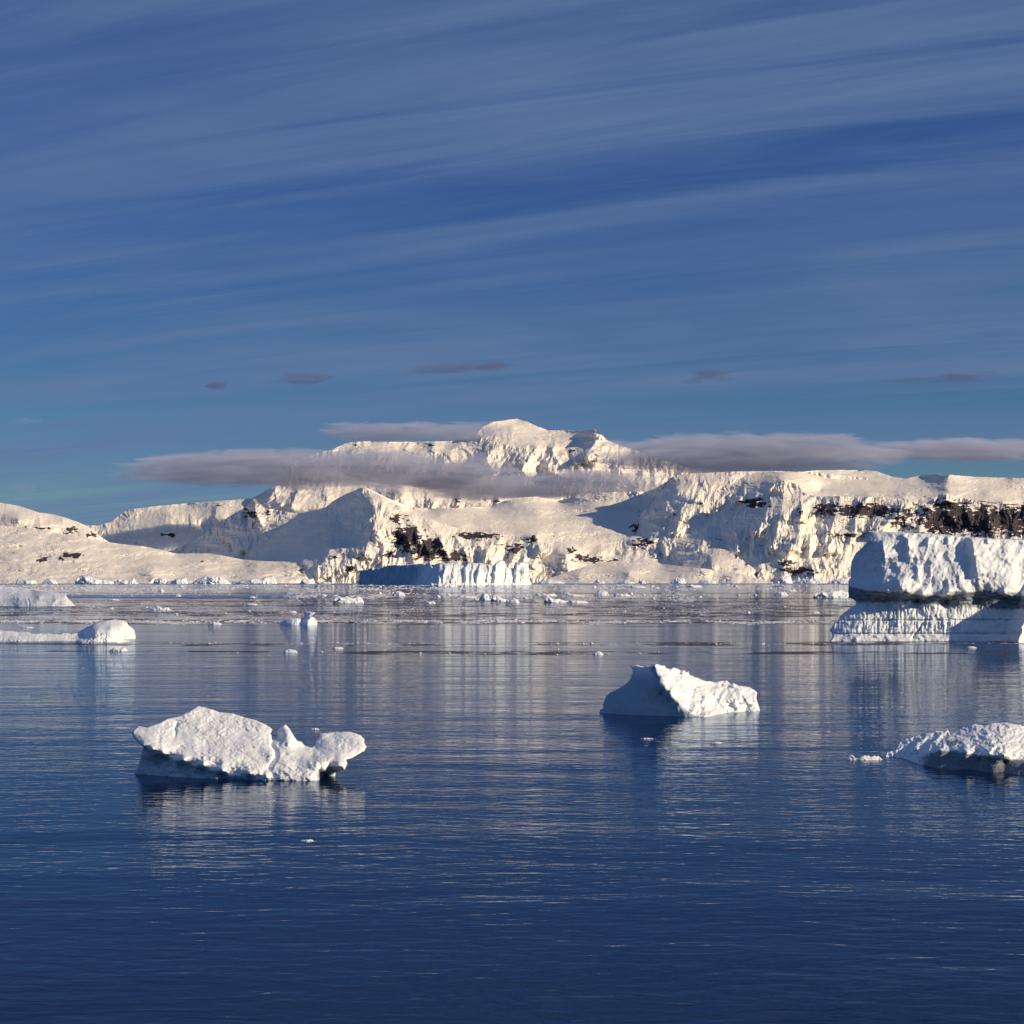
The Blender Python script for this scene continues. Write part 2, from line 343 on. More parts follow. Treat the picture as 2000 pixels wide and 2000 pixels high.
# main coastal range
CREST = [(320, 1082), (326, 1078), (343, 1072), (380, 1056), (410, 1033), (430, 1020), (460, 1001), (480, 991), (489, 980), (496, 974), (503, 979), (518, 992), (545, 997), (582, 1003), (598, 1000), (620, 996), (637, 990), (650, 979), (671, 967), (690, 959), (703, 953),
    (714, 952), (730, 959), (751, 970), (775, 980), (802, 990), (836, 993), (903, 992), (957, 989), (980, 980), (1010, 972), (1047, 970), (1080, 975), (1091, 978), (1108, 974), (1125, 968.6), (1152, 963), (1200, 961), (1264, 960), (1285, 951), (1300, 942),
    (1320, 929), (1359, 925), (1450, 921), (1500, 921), (1560, 922), (1600, 918), (1674, 918), (1700, 919), (1714, 921), (1742, 931), (1770, 935), (1798, 928), (1830, 925), (1845, 929), (1854, 927), (1901, 931), (1961, 933), (2150, 936)]
CT = [(320, 1141, 12.0), (320, 1082, 12.9), (400, 1141, 11.6), (500, 1141, 10.9), (600, 1141, 9.9), (700, 1141, 9.8), (800, 1141, 9.8), (900, 1141, 9.85), (1000, 1141, 9.9), (1100, 1141, 9.7), (1200, 1141, 9.6), (1300, 1141, 9.6),
    (1400, 1141, 9.6), (1500, 1141, 9.8), (1600, 1141, 9.9), (1700, 1141, 9.9), (1850, 1141, 9.9), (2000, 1141, 9.9), (2150, 1141, 9.9),
    (380, 1056, 13.0), (430, 1020, 13.0), (496, 975, 12.9), (390, 1070, 12.7), (450, 1050, 12.35), (470, 1085, 11.8), (520, 1050, 11.85), (560, 1080, 11.1), (540, 1100, 11.0), (518, 993, 12.6), (582, 1003, 12.4), (570, 1040, 11.7),
    (600, 1040, 11.45), (640, 1040, 10.95), (637, 991, 11.9), (671, 968, 11.5), (690, 1000, 10.9), (703, 953, 11.25), (680, 1040, 10.6), (610, 1085, 10.35), (640, 1080, 10.25), (700, 1080, 10.15), (600, 1120, 9.98), (700, 1120, 9.93), (725, 1000, 10.75), (740, 1040, 10.4),
    (751, 970, 11.5), (802, 990, 12.4), (836, 993, 12.8), (957, 989, 13.3), (1010, 972, 13.5), (1091, 978, 13.8), (1125, 969, 13.6), (1200, 961, 13.5), (1264, 961, 13.4), (760, 992, 10.85), (820, 1018, 10.8), (896, 1030, 10.85), (960, 1036, 10.9), (1020, 1038, 11.0),
    (860, 1008, 11.6), (950, 1010, 12.0), (1050, 1000, 12.4), (1100, 1020, 11.9), (1180, 1000, 12.5), (780, 1060, 10.3), (850, 1060, 10.35), (850, 1110, 10.0), (930, 1060, 10.45), (930, 1100, 10.15), (1000, 1060, 10.55), (1000, 1110, 10.15),
    (1040, 1050, 10.6), (1060, 1090, 10.3), (1105, 1085, 10.1), (1100, 1050, 11.0), (1150, 1045, 11.3), (1180, 1075, 10.6), (1130, 1090, 10.35), (1150, 1100, 10.2), (1200, 1085, 10.6), (1230, 1096, 10.4), (1230, 1115, 9.95), (1140, 1125, 9.78), (1330, 1108, 10.1), (1290, 1092, 10.5),
    (1250, 1000, 12.75), (1300, 944, 12.7), (1320, 931, 12.6), (1325, 985, 11.9), (1285, 1000, 12.1), (1250, 1060, 10.9), (1300, 1050, 10.9), (1359, 926, 12.3), (1400, 960, 11.8), (1400, 1000, 11.4), (1350, 1040, 11.0), (1440, 980, 11.5), (1450, 921, 12.4),
    (1395, 1072, 10.45), (1395, 1105, 9.9), (1480, 1118, 9.95), (1350, 1090, 10.2), (1460, 1090, 10.2), (1500, 921, 12.3), (1530, 940, 11.4), (1510, 990, 10.9), (1530, 1040, 10.5), (1530, 1090, 10.2), (1580, 940, 11.9), (1600, 918, 13.0), (1600, 958, 11.8), (1674, 918, 13.3),
    (1700, 945, 12.4), (1742, 931, 13.0), (1700, 963, 11.5), (1798, 928, 13.0), (1800, 955, 11.8), (1854, 928, 12.2), (1840, 960, 11.5), (1901, 931, 12.5), (1961, 933, 12.6), (1930, 962, 11.5), (1600, 972, 11.1), (1700, 973, 11.1), (1766, 975, 11.1), (1850, 978, 11.0), (1961, 985, 11.0),
    (1600, 1025, 10.75), (1700, 1035, 10.7), (1800, 1040, 10.75), (1961, 1050, 10.7), (1620, 1090, 10.2), (1750, 1090, 10.25), (1961, 1100, 10.2), (2150, 936, 12.6), (2150, 985, 11.0), (2150, 1050, 10.7)]
mountain('mountain_range', 'long glaciated coastal mountain range with snow faces and dark rock ribs', CREST, 1141, CT, 320, 2150, 0.8, 280,
    strokes=[([(708, 956), (728, 976), (737, 1036), (716, 1058), (690, 1090), (662, 1120)], 130, 42, 46), ([(496, 975), (500, 1000), (512, 1030)], 150, 26, 30), ([(470, 1000), (462, 1030)], 60, 20, 20),
        ([(760, 985), (790, 1030), (805, 1075), (812, 1110)], 90, 16, 26), ([(800, 1005), (830, 1045), (842, 1090)], 90, 14, 24), ([(850, 1030), (872, 1065), (884, 1100)], 90, 14, 26), ([(905, 1045), (925, 1080), (940, 1105)], 90, 20, 30),
        ([(640, 1050), (630, 1085), (612, 1118)], 60, 20, 24), ([(672, 1020), (664, 1050), (650, 1075)], 60, 22, 26),
        ([(1125, 1062), (1112, 1092), (1105, 1127)], 230, 64, 34), ([(1040, 1046), (1057, 1056), (1058, 1076), (1046, 1090)], 150, 34, 26), ([(978, 1050), (968, 1080), (955, 1098)], 80, 20, 20),
        ([(1320, 930), (1296, 968), (1268, 1000), (1248, 1012)], 140, 34, 44), ([(1218, 985), (1204, 1020), (1190, 1055)], 70, 22, 30), ([(1178, 1000), (1160, 1045)], 60, 20, 28), ([(1150, 1045), (1138, 1075)], 60, 16, 24), ([(1504, 972), (1455, 990), (1420, 1018), (1392, 1048), (1362, 1072)], 240, 52, 60), ([(1375, 1068), (1345, 1085), (1320, 1092)], 120, 50, 40),
        ([(1562, 945), (1563, 985), (1560, 1040), (1542, 1072)], 210, 36, 34), ([(1530, 940), (1527, 985), (1520, 1040)], 90, 14, 14), ([(1506, 950), (1504, 985), (1490, 1020)], 110, 22, 22), ([(1580, 1050), (1570, 1090), (1585, 1118)], 110, 36, 30),
        ([(1766, 978), (1757, 1003), (1726, 1022), (1716, 1050)], 160, 34, 26), ([(1822, 984), (1800, 1010), (1795, 1050)], 170, 44, 34), ([(1853, 930), (1848, 950), (1858, 976)], 240, 30, 60), ([(1650, 985), (1640, 1020), (1655, 1050)], 120, 22, 26),
        ([(1700, 1010), (1680, 1040)], 80, 16, 20), ([(1870, 990), (1880, 1030)], 70, 14, 20), ([(1925, 985), (1930, 1030)], 70, 14, 20), ([(1240, 1030), (1230, 1060)], 90, 20, 26), ([(1375, 935), (1365, 970), (1372, 1010)], 90, 24, 30), ([(1430, 930), (1420, 960)], 60, 20, 24)],
    rocks=[(800, 1040, 42, 36, .85), (770, 1010, 18, 20, .65), (835, 1070, 38, 26, .85), (895, 1085, 26, 14, .8), (935, 1048, 46, 7, .95), (1005, 1072, 22, 12, .66), (1040, 1052, 16, 8, .6), (1115, 1073, 12, 7, .8), (1152, 1092, 30, 11, .72), (1195, 1096, 18, 6, .6),
        (1256, 1060, 22, 10, .8), (1478, 983, 28, 9, .8), (1490, 975, 12, 8, .6), (1680, 1000, 92, 13, .85), (1625, 995, 34, 8, .8), (1880, 1015, 95, 34, .80), (1990, 1015, 80, 34, .80), (1562, 1114, 34, 6, .9), (1540, 1098, 18, 6, .6), (1460, 1090, 10, 12, .5),
        (1240, 1032, 10, 12, .55), (488, 1000, 14, 9, .7), (520, 1002, 12, 6, .5), (760, 1080, 14, 12, .5), (630, 1090, 16, 16, .48), (680, 1105, 10, 8, .5), (1410, 1052, 26, 4, .7), (1430, 1062, 6, 12, .55), (1560, 1060, 14, 10, .5), (1650, 1045, 60, 10, .5)],
    amp=1.0, seed=3, back=2500)

# nearer ridges of the range, each its own crest in front of the ice behind it
mountain('snow_peak', 'pyramid snow peak left of centre with a shaded left flank and dark rock cliffs to the right',
    [(466, 1098), (485, 1084), (500, 1073), (520, 1060), (535, 1045), (550, 1030), (565, 1019), (582, 1007), (598, 1000), (620, 996), (637, 990), (650, 979), (671, 967), (690, 959), (703, 953), (712, 952), (722, 957), (735, 964), (760, 979), (800, 998), (840, 1014), (880, 1028),
     (920, 1036), (960, 1041), (1000, 1047), (1035, 1050), (1050, 1058), (1058, 1078), (1062, 1100), (1072, 1125), (1090, 1141)], 1141.5,
    [(466, 1141.5, 10.7), (560, 1141.5, 9.8), (620, 1141.5, 9.66), (700, 1141.5, 9.68), (800, 1141.5, 9.65), (900, 1141.5, 9.7), (1000, 1141.5, 9.72), (1090, 1141.5, 9.75), (466, 1098, 11.9), (500, 1073, 11.8), (535, 1045, 11.7), (565, 1019, 11.7), (598, 1000, 11.6), (637, 990, 11.4), (671, 967, 11.25), (703, 953, 11.0),
     (735, 964, 10.85), (760, 979, 10.75), (800, 998, 10.65), (840, 1014, 10.55), (920, 1036, 10.55), (1000, 1047, 10.5), (1035, 1050, 10.45), (1062, 1100, 10.1), (560, 1070, 10.95), (600, 1040, 10.95), (600, 1075, 10.35), (640, 1030, 10.7), (640, 1065, 10.2), (690, 1000, 10.7), (690, 1040, 10.3), (728, 985, 10.5), (737, 1035, 10.05), (716, 1058, 9.98),
     (600, 1105, 9.88), (640, 1095, 9.86), (560, 1110, 10.05), (690, 1090, 9.85), (770, 1030, 10.2), (800, 1060, 10.05), (800, 1100, 9.85), (860, 1060, 10.12), (870, 1100, 9.9), (930, 1065, 10.15), (940, 1100, 9.95), (1000, 1070, 10.2), (1010, 1105, 9.98), (1045, 1110, 9.95)],
    466, 1090, 0.8, 230, amp=0.58, seed=43, rscale=(22, 70), back=600, jit=0.8, sy=1.4,
    strokes=[([(706, 955), (728, 976), (739, 1030), (720, 1058), (694, 1090), (662, 1124)], 80, 40, 44), ([(650, 1050), (640, 1085), (612, 1122)], 90, 22, 30), ([(690, 1010), (680, 1040), (655, 1075)], 70, 20, 26), ([(600, 1075), (590, 1100), (575, 1125)], 70, 22, 20),
        ([(745, 975), (775, 1020), (800, 1062), (812, 1112)], 110, 16, 30), ([(785, 995), (815, 1035), (838, 1080), (842, 1112)], 110, 15, 28), ([(830, 1014), (858, 1052), (880, 1098)], 100, 15, 28), ([(880, 1040), (905, 1068), (918, 1105)], 100, 16, 26),
        ([(925, 1050), (945, 1078), (950, 1110)], 90, 16, 26), ([(975, 1052), (968, 1080), (958, 1105)], 110, 22, 22), ([(1040, 1050), (1054, 1062), (1052, 1085), (1036, 1110)], 150, 34, 22), ([(1005, 1052), (1002, 1085), (990, 1115)], 80, 18, 18)],
    rocks=[(778, 1012, 22, 16, .6), (800, 1045, 34, 32, .75), (835, 1072, 36, 26, .78), (890, 1088, 24, 14, .7), (935, 1046, 46, 7, .95), (1005, 1070, 24, 14, .7), (1040, 1056, 14, 10, .6), (760, 1082, 12, 12, .55), (650, 1088, 16, 12, .45), (682, 1112, 10, 8, .55), (590, 1112, 6, 10, .7)])
mountain('rock_ridge', 'high serrated ridge right of centre with a blue shaded left face above the glacier',
    [(1228, 1110), (1236, 1070), (1240, 1034), (1248, 1008), (1262, 993), (1280, 968), (1300, 943), (1312, 932), (1325, 927), (1359, 924.5), (1400, 922), (1450, 920.5), (1500, 920), (1560, 921), (1620, 924), (1700, 935)], 1132,
    [(1228, 1132, 10.4), (1350, 1132, 10.2), (1500, 1132, 10.3), (1700, 1132, 10.6), (1236, 1070, 11.0), (1248, 1008, 12.0), (1280, 968, 12.3), (1300, 943, 12.35), (1325, 927, 12.3), (1359, 925, 12.3), (1500, 920, 12.4), (1700, 935, 12.8), (1275, 1000, 11.7), (1300, 980, 11.7), (1325, 960, 11.75), (1330, 1000, 11.3), (1275, 1040, 11.2), (1300, 1060, 10.8), (1350, 1050, 10.9),
     (1400, 1000, 11.35), (1400, 950, 11.85), (1450, 950, 11.9), (1450, 1000, 11.4), (1500, 960, 12.0), (1600, 950, 12.3), (1600, 1000, 11.8), (1700, 960, 12.4), (1300, 1095, 10.5)],
    1228, 1700, 0.8, 170, amp=0.75, seed=47, rscale=(18, 40), back=700, jit=1.2, sy=1.4,
    strokes=[([(1320, 928), (1298, 965), (1274, 998), (1262, 1030)], 210, 34, 50), ([(1375, 926), (1362, 965), (1372, 1010)], 110, 26, 34), ([(1345, 980), (1330, 1020), (1318, 1050)], 90, 22, 34), ([(1280, 1030), (1262, 1062), (1256, 1090)], 110, 22, 30), ([(1440, 922), (1425, 950), (1400, 985)], 80, 24, 34), ([(1500, 922), (1490, 940)], 60, 14, 20)],
    rocks=[(1256, 1060, 24, 11, .85), (1240, 1032, 8, 12, .5), (1322, 1004, 10, 8, .4)])
mountain('rock_buttress', 'fluted snow buttress and long rock banded cliff line at the right',
    [(1318, 1141), (1330, 1112), (1345, 1090), (1362, 1072), (1378, 1060), (1392, 1047), (1406, 1032), (1420, 1019), (1440, 1002), (1455, 990), (1470, 982), (1490, 976), (1500, 966), (1506, 950), (1516, 942), (1530, 938.5), (1545, 941), (1560, 948), (1566, 960), (1590, 970), (1640, 969), (1700, 971), (1766, 973),
     (1790, 984), (1810, 982), (1835, 966), (1850, 962), (1866, 970), (1900, 976), (1961, 984), (2150, 992)], 1141.5,
    [(1318, 1141, 9.9), (1400, 1141.5, 9.55), (1500, 1141.5, 9.55), (1600, 1141.5, 9.55), (1700, 1141.5, 9.6), (1850, 1141.5, 9.6), (2150, 1141.5, 9.6), (1330, 1112, 10.2), (1362, 1072, 10.55), (1392, 1047, 10.75), (1420, 1019, 10.85), (1455, 990, 10.95), (1490, 976, 10.95), (1530, 939, 11.1), (1566, 960, 11.0), (1640, 970, 10.8), (1700, 971, 10.8), (1766, 974, 10.8), (1850, 964, 10.85), (1961, 984, 10.75), (2150, 992, 10.75),
     (1400, 1080, 10.3), (1440, 1040, 10.5), (1480, 1010, 10.55), (1500, 1050, 10.2), (1530, 1000, 10.5), (1535, 1050, 10.1), (1500, 1100, 9.85), (1450, 1095, 10.0), (1580, 1010, 10.55), (1590, 1060, 10.15), (1580, 1110, 9.8), (1640, 1010, 10.45), (1700, 1015, 10.45), (1766, 1015, 10.45), (1850, 1030, 10.4), (1961, 1045, 10.35), (1640, 1060, 10.15), (1760, 1070, 10.1), (1961, 1100, 9.9), (1660, 1110, 9.8)],
    1318, 2150, 0.8, 230, amp=0.62, seed=53, rscale=(15, 60), back=500, jit=0.9, sy=1.4,
    strokes=[([(1506, 950), (1503, 985), (1490, 1018), (1470, 1050)], 110, 22, 26), ([(1530, 940), (1530, 985), (1518, 1036), (1500, 1080)], 120, 20, 18), ([(1564, 958), (1566, 995), (1562, 1040), (1540, 1080), (1530, 1115)], 210, 38, 34), ([(1590, 1040), (1578, 1080), (1592, 1122)], 130, 36, 34),
        ([(1440, 1030), (1425, 1062), (1440, 1090)], 70, 16, 24), ([(1640, 975), (1632, 1012), (1612, 1050), (1622, 1090)], 140, 26, 34), ([(1690, 978), (1672, 1012), (1668, 1050)], 110, 20, 26), ([(1768, 976), (1758, 1003), (1728, 1024), (1716, 1056)], 180, 34, 28), ([(1822, 984), (1802, 1010), (1796, 1050)], 190, 46, 36),
        ([(1850, 964), (1846, 985), (1852, 1010)], 130, 18, 40), ([(1890, 990), (1896, 1030)], 80, 14, 22), ([(1930, 992), (1934, 1035)], 80, 14, 22), ([(1480, 1095), (1490, 1125)], 60, 16, 20), ([(1650, 1070), (1640, 1110)], 70, 20, 26)],
    rocks=[(1478, 985, 28, 8, .9), (1680, 998, 92, 12, .92), (1620, 990, 34, 8, .85), (1880, 1014, 95, 32, .95), (1990, 1015, 90, 32, .95), (1562, 1114, 34, 6, .9), (1540, 1098, 18, 6, .6), (1650, 1046, 50, 5, .5), (1395, 1062, 10, 4, .5)])
mountain('snow_knoll', 'rounded snow knoll at the shore below the fluted buttress',
    [(1322, 1122), (1334, 1104), (1347, 1090), (1360, 1079), (1375, 1073), (1395, 1070.5), (1415, 1073), (1432, 1080), (1446, 1090), (1462, 1102), (1476, 1114), (1488, 1128), (1498, 1141)], 1141.7,
    [(1322, 1141.7, 9.5), (1400, 1141.7, 9.4), (1498, 1141.7, 9.45), (1322, 1122, 9.8), (1347, 1090, 10.15), (1395, 1071, 10.2), (1446, 1090, 9.95), (1488, 1128, 9.55), (1395, 1105, 9.65), (1350, 1115, 9.7), (1440, 1115, 9.6)],
    1322, 1498, 0.8, 80, amp=0.8, seed=57, back=350, jit=0.4, floor=0.03, swell=60, sy=1.2, rocks=[(1443, 1086, 8, 5, .9), (1462, 1101, 8, 5, .85), (1480, 1118, 6, 6, .8), (1420, 1075, 12, 2.5, .7)])
mountain('snow_dome', 'broad low smooth snow dome at the shore right of the tabular iceberg',
    [(1040, 1139), (1062, 1133), (1090, 1124), (1115, 1115), (1140, 1108), (1165, 1101), (1195, 1096), (1229, 1094.5), (1260, 1096), (1290, 1101), (1330, 1106), (1370, 1110), (1410, 1114), (1450, 1121), (1480, 1130), (1510, 1138)], 1141.8,
    [(1040, 1141.8, 9.3), (1200, 1141.8, 9.2), (1400, 1141.8, 9.25), (1510, 1141.8, 9.3), (1040, 1139, 9.35), (1115, 1115, 9.75), (1165, 1101, 10.0), (1229, 1095, 10.1), (1290, 1101, 10.0), (1370, 1110, 9.55), (1450, 1121, 9.45), (1510, 1138, 9.32), (1229, 1120, 9.45), (1130, 1128, 9.4), (1330, 1125, 9.38), (1420, 1131, 9.3)],
    1040, 1510, 0.8, 70, amp=0.8, seed=59, back=350, jit=0.3, floor=0.02, swell=70, sy=1.2)

# low snow apron in front on the left
mountain('snow_apron', 'low rolling snow apron running down to the sea on the left',
    [(-150, 1015), (0, 1026), (37, 1029), (77, 1034), (110, 1041), (154, 1047.6), (205, 1057.7), (240, 1063), (279, 1066.8), (316, 1074.5), (343, 1081), (375, 1081), (410, 1081), (440, 1086), (474, 1093), (520, 1096), (560, 1097), (582, 1099), (588, 1107), (594, 1118), (602, 1130), (612, 1139), (640, 1141)],
    1142, [(-150, 1142, 8.9), (300, 1142, 9.0), (600, 1142, 9.5), (640, 1141, 9.52), (-150, 1128, 9.0), (300, 1129, 9.1), (580, 1130, 9.55), (-150, 1015, 11.2), (37, 1029, 11.0), (205, 1058, 10.8), (343, 1081, 10.8), (410, 1082, 10.7), (474, 1093, 10.5),
           (582, 1099, 10.1), (37, 1080, 9.9), (150, 1085, 9.9), (100, 1105, 9.5), (250, 1100, 9.9), (300, 1110, 9.6), (400, 1110, 9.8), (500, 1115, 9.75)],
    -150, 640, 1.0, 110, strokes=[([(160, 1078), (120, 1086), (95, 1095), (70, 1106)], 25, 10, 20), ([(585, 1100), (592, 1118), (600, 1130)], 60, 30, 20)],
    rocks=[(142, 1084, 24, 6, .85), (120, 1091, 8, 6, .8), (84, 1093, 12, 9, .75), (590, 1112, 6, 12, .8), (395, 1095, 8, 5, .4)], amp=0.8, seed=21, jit=0.4, floor=0.05, swell=150)

# ------------------------------------------------------------------ icebergs
def densify(poly, step, jit, seed, keep=None):
    """subdivide an outline and roughen it with fractal jitter (the stretch below the waterline stays smooth)"""
    P = np.array(poly, float); out = []
    n = len(P)
    for i in range(n):
        a = P[i]; b = P[(i+1) % n]; L = np.hypot(*(b-a)); k = max(1, int(L/step))
        for j in range(k): out.append(a+(b-a)*j/k)
    Q = np.array(out); nx = np.roll(Q, -1, 0)-np.roll(Q, 1, 0); nn = np.stack([nx[:, 1], -nx[:, 0]], 1)/(np.linalg.norm(nx, axis=1)[:, None]+1e-6)
    d = fbm(Q[:, 0]*0.12, Q[:, 1]*0.12, 4, seed, 0.6)*jit
    if keep is not None: d = d*keep(Q)
    return Q+nn*d[:, None]

def waterY(py): return H*F/np.maximum(py-HY, 0.5)

def berg(name, mat, outline, ctrl, thick, step=1.6, jit=1.5, seed=1, amp=(0.3, 0.12, 0.05), fr=(30, 10, 4), sy=1.0, rnd=6.0, rnd_amp=None,
         strokes=(), blue=None, post=None, smooth=True, stretch=(1.0, 1.0), kern=1.0, water=None, bill=0.0):
    """closed iceberg: front relief over the traced outline, real thickness behind, base below the sea"""
    wl = water or (lambda x: np.full_like(x, 1e9))
    out = densify(outline, step, jit, seed, keep=lambda Q: np.where(Q[:, 1] > wl(Q[:, 0])+1, 0.0, 1.0))
    x0, y0 = out.min(0); x1, y1 = out.max(0)
    gx, gy = np.meshgrid(np.arange(x0+step, x1, step), np.arange(y0+step, y1, step*0.9))
    rs = np.random.RandomState(seed)
    gx = gx+rs.uniform(-.22, .22, gx.shape)*step; gy = gy+rs.uniform(-.22, .22, gx.shape)*step
    gx = gx.ravel(); gy = gy.ravel()
    ins = np.zeros(gx.shape, bool); n = len(out)
    for i in range(n):
        ax, ay = out[i]; bx, by = out[(i+1) % n]
        if ay == by: continue
        c = ((ay > gy) != (by > gy)) & (gx < (bx-ax)*(gy-ay)/(by-ay)+ax); ins ^= c
    gx = gx[ins]; gy = gy[ins]
    dist, _, _ = seg_dist(out, gx, gy, True)
    m = dist > step*0.55; gx = gx[m]; gy = gy[m]; dist = dist[m]
    pts = [Vector((a, b)) for a, b in out]+[Vector((a, b)) for a, b in zip(gx, gy)]
    ed = [(i, (i+1) % n) for i in range(n)]
    vs, _, fs, *_ = delaunay_2d_cdt(pts, ed, [], 1, 1e-4)
    V2 = np.array([(v.x, v.y) for v in vs]); T = np.array([f for f in fs if len(f) == 3], int)
    x = V2[:, 0]; y = V2[:, 1]
    de = T[:, [0, 1, 1, 2, 2, 0]].reshape(-1, 2); key = np.sort(de, 1); u, cnt = np.unique(key, axis=0, return_counts=True)
    bd = np.zeros(len(x), bool); bd[u[cnt == 1].ravel()] = True
    dist, _, _ = seg_dist(out, x, y, True); dist[bd] = 0
    Y = rbf(ctrl, x, y, sy, kern)
    mpp = float(np.median(Y))/F
    ra = rnd_amp if rnd_amp is not None else rnd*mpp*1.2
    Y = Y+ra*(1-np.sqrt(np.clip(1-(1-np.clip(dist/rnd, 0, 1))**2, 0, 1)))
    sx, s_y = stretch
    md = 0.25+1.1*sstep(fbm(x/38, y/28, 3, seed+15), -0.25, 0.4)
    nz = amp[0]*fbm(x/fr[0]*sx, y/fr[0]*s_y, 4, seed+1, 0.5)+md*amp[1]*(fbm(x/fr[1]*sx, y/fr[1]*s_y, 4, seed+2, 0.55, ridged=True)-0.4)+md*amp[2]*fbm(x/fr[2]*sx, y/fr[2]*s_y, 3, seed+3, 0.6)
    if bill: nz = nz-md*bill*np.abs(fbm(x/fr[1]*1.3*sx, y/fr[1]*1.3*s_y, 3, seed+9, 0.5))
    for s in strokes: nz = nz+stroke(x, y, *s)
    if post: nz = nz+post(x, y)
    Yf = Y-nz*np.clip(dist/3.0, 0.15, 1)
    Tk = thick*(1-np.exp(-dist/(0.5*thick/mpp*0.35+1)))
    Tk = Tk*(1+0.25*fbm(x/25, y/25, 3, seed+12))
    Yb = Yf+Tk
    front = to3d(x, y, Yf)
    # the back keeps the sight-line height profile but is lowered a little so that it slopes away
    back = to3d(x, y, Yb); back[:, 2] -= Tk*0.06
    nb = len(x); mp = np.arange(nb)+nb; mp[bd] = np.arange(nb)[bd]
    used = np.concatenate([front, back])
    # winding
    a, b, c = V2[T[:, 0]], V2[T[:, 1]], V2[T[:, 2]]
    area = (b[:, 0]-a[:, 0])*(c[:, 1]-a[:, 1])-(b[:, 1]-a[:, 1])*(c[:, 0]-a[:, 0])
    Tf = np.where((area > 0)[:, None], T[:, ::-1], T)
    Fc = np.concatenate([Tf, mp[Tf[:, ::-1]]])
    uq, inv = np.unique(Fc, return_inverse=True); inv = inv.reshape(Fc.shape)
    bl = np.zeros(2*nb)
    if blue: bl[:nb] = blue(x, y)
    o = mesh_obj(name, used[uq], inv, mat, {'blue': bl[uq]}, smooth)
    return o

def setup_origin(o):
    """put the object's origin at its base on the water"""
    me = o.data; n = len(me.vertices); co = np.empty(n*3, np.float32); me.vertices.foreach_get('co', co); co = co.reshape(-1, 3)
    c = np.array([co[:, 0].mean(), co[:, 1].mean(), 0.0], np.float32); co -= c; me.vertices.foreach_set('co', co.ravel()); o.location = c.tolist(); me.update()
    return o

def cv(X, Y, ox, oy, f): return (ox+X*f, oy+Y*f)
# --- near berg, left
def P1(l): return [cv(a, b, 230, 1350, .2692) for a, b in l]
b1 = P1([(105, 300), (115, 275), (150, 252), (210, 262), (300, 225), (360, 195), (440, 180), (500, 150), (545, 125), (580, 105), (620, 112), (740, 150), (830, 160), (920, 190), (1000, 208), (1080, 245), (1125, 278), (1130, 297), (1108, 308), (1122, 332), (1148, 340),
         (1156, 318), (1153, 290), (1185, 255), (1215, 238), (1240, 262), (1270, 310), (1300, 355), (1330, 363), (1358, 397), (1400, 405), (1432, 392), (1445, 350), (1462, 335), (1470, 302), (1600, 295), (1680, 290), (1760, 318), (1790, 350), (1786, 372), (1808, 405), (1790, 435),
         (1740, 465), (1700, 488), (1660, 500), (1668, 525), (1645, 578), (1600, 586), (1580, 590), (1578, 650), (1560, 710), (1180, 715), (600, 705), (100, 690), (112, 605), (140, 560), (160, 500), (183, 402), (150, 375), (125, 345), (103, 318)])
W1 = lambda x: interp([(255, 1513), (338, 1518), (445, 1521), (548, 1523.6), (617, 1523.6), (660, 1524)], x)
ct1 = []
for (X, Y, D) in [(105, 300, 106.9), (150, 255, 107.6), (130, 340, 106.4), (300, 225, 108.2), (440, 180, 108.9), (580, 105, 109.8), (740, 150, 109.6), (920, 190, 109.0), (1080, 245, 108.2), (1125, 290, 107.7),
                  (185, 395, 105.2), (250, 415, 104.75), (330, 448, 104.4), (480, 500, 103.95), (620, 535, 103.5), (760, 575, 103.1), (960, 598, 102.75), (1080, 625, 102.6), (1180, 640, 102.6),
                  (300, 320, 106.6), (430, 300, 107.2), (600, 300, 107.3), (800, 300, 107.3), (1000, 320, 107.0), (450, 400, 105.6), (650, 430, 105.1), (850, 470, 104.5), (1000, 520, 103.8), (1100, 450, 104.6), (1080, 560, 103.4),
                  (190, 425, 106.1), (330, 478, 105.6), (480, 530, 105.1), (620, 568, 104.6), (760, 605, 104.0), (960, 622, 103.3), (1080, 640, 102.9), (170, 500, 106.3), (115, 605, 106.1), (330, 560, 105.4), (400, 625, 104.6), (600, 632, 103.8), (900, 637, 103.25), (1180, 648, 102.85), (1440, 645, 102.6),
                  (1200, 250, 107.5), (1215, 300, 106.9), (1160, 330, 107.6), (1290, 350, 106.9), (1240, 380, 105.8), (1350, 400, 106.6), (1430, 410, 106.6), (1460, 330, 107.4), (1600, 300, 107.6), (1700, 300, 107.5), (1780, 350, 106.8), (1800, 410, 106.0), (1600, 400, 105.8), (1700, 480, 104.6), (1500, 440, 105.2), (1350, 480, 104.4), (1250, 450, 104.8),
                  (1300, 560, 103.4), (1450, 520, 103.4), (1600, 540, 103.1), (1640, 575, 103.0), (1250, 620, 102.6), (1400, 600, 102.7), (1440, 580, 102.9), (1500, 575, 103.0), (1500, 605, 105.2), (1560, 640, 105.0), (1580, 600, 105.2),
                  (100, 690, 106.3), (600, 705, 103.6), (1180, 715, 102.7), (1560, 710, 104.9)]:
    q = cv(X, Y, 230, 1350, .2692); ct1.append((q[0], q[1], D))
SEP1 = P1([(183, 400), (250, 425), (330, 460), (480, 515), (620, 550), (760, 590), (960, 610), (1080, 634), (1180, 642), (1300, 645)])
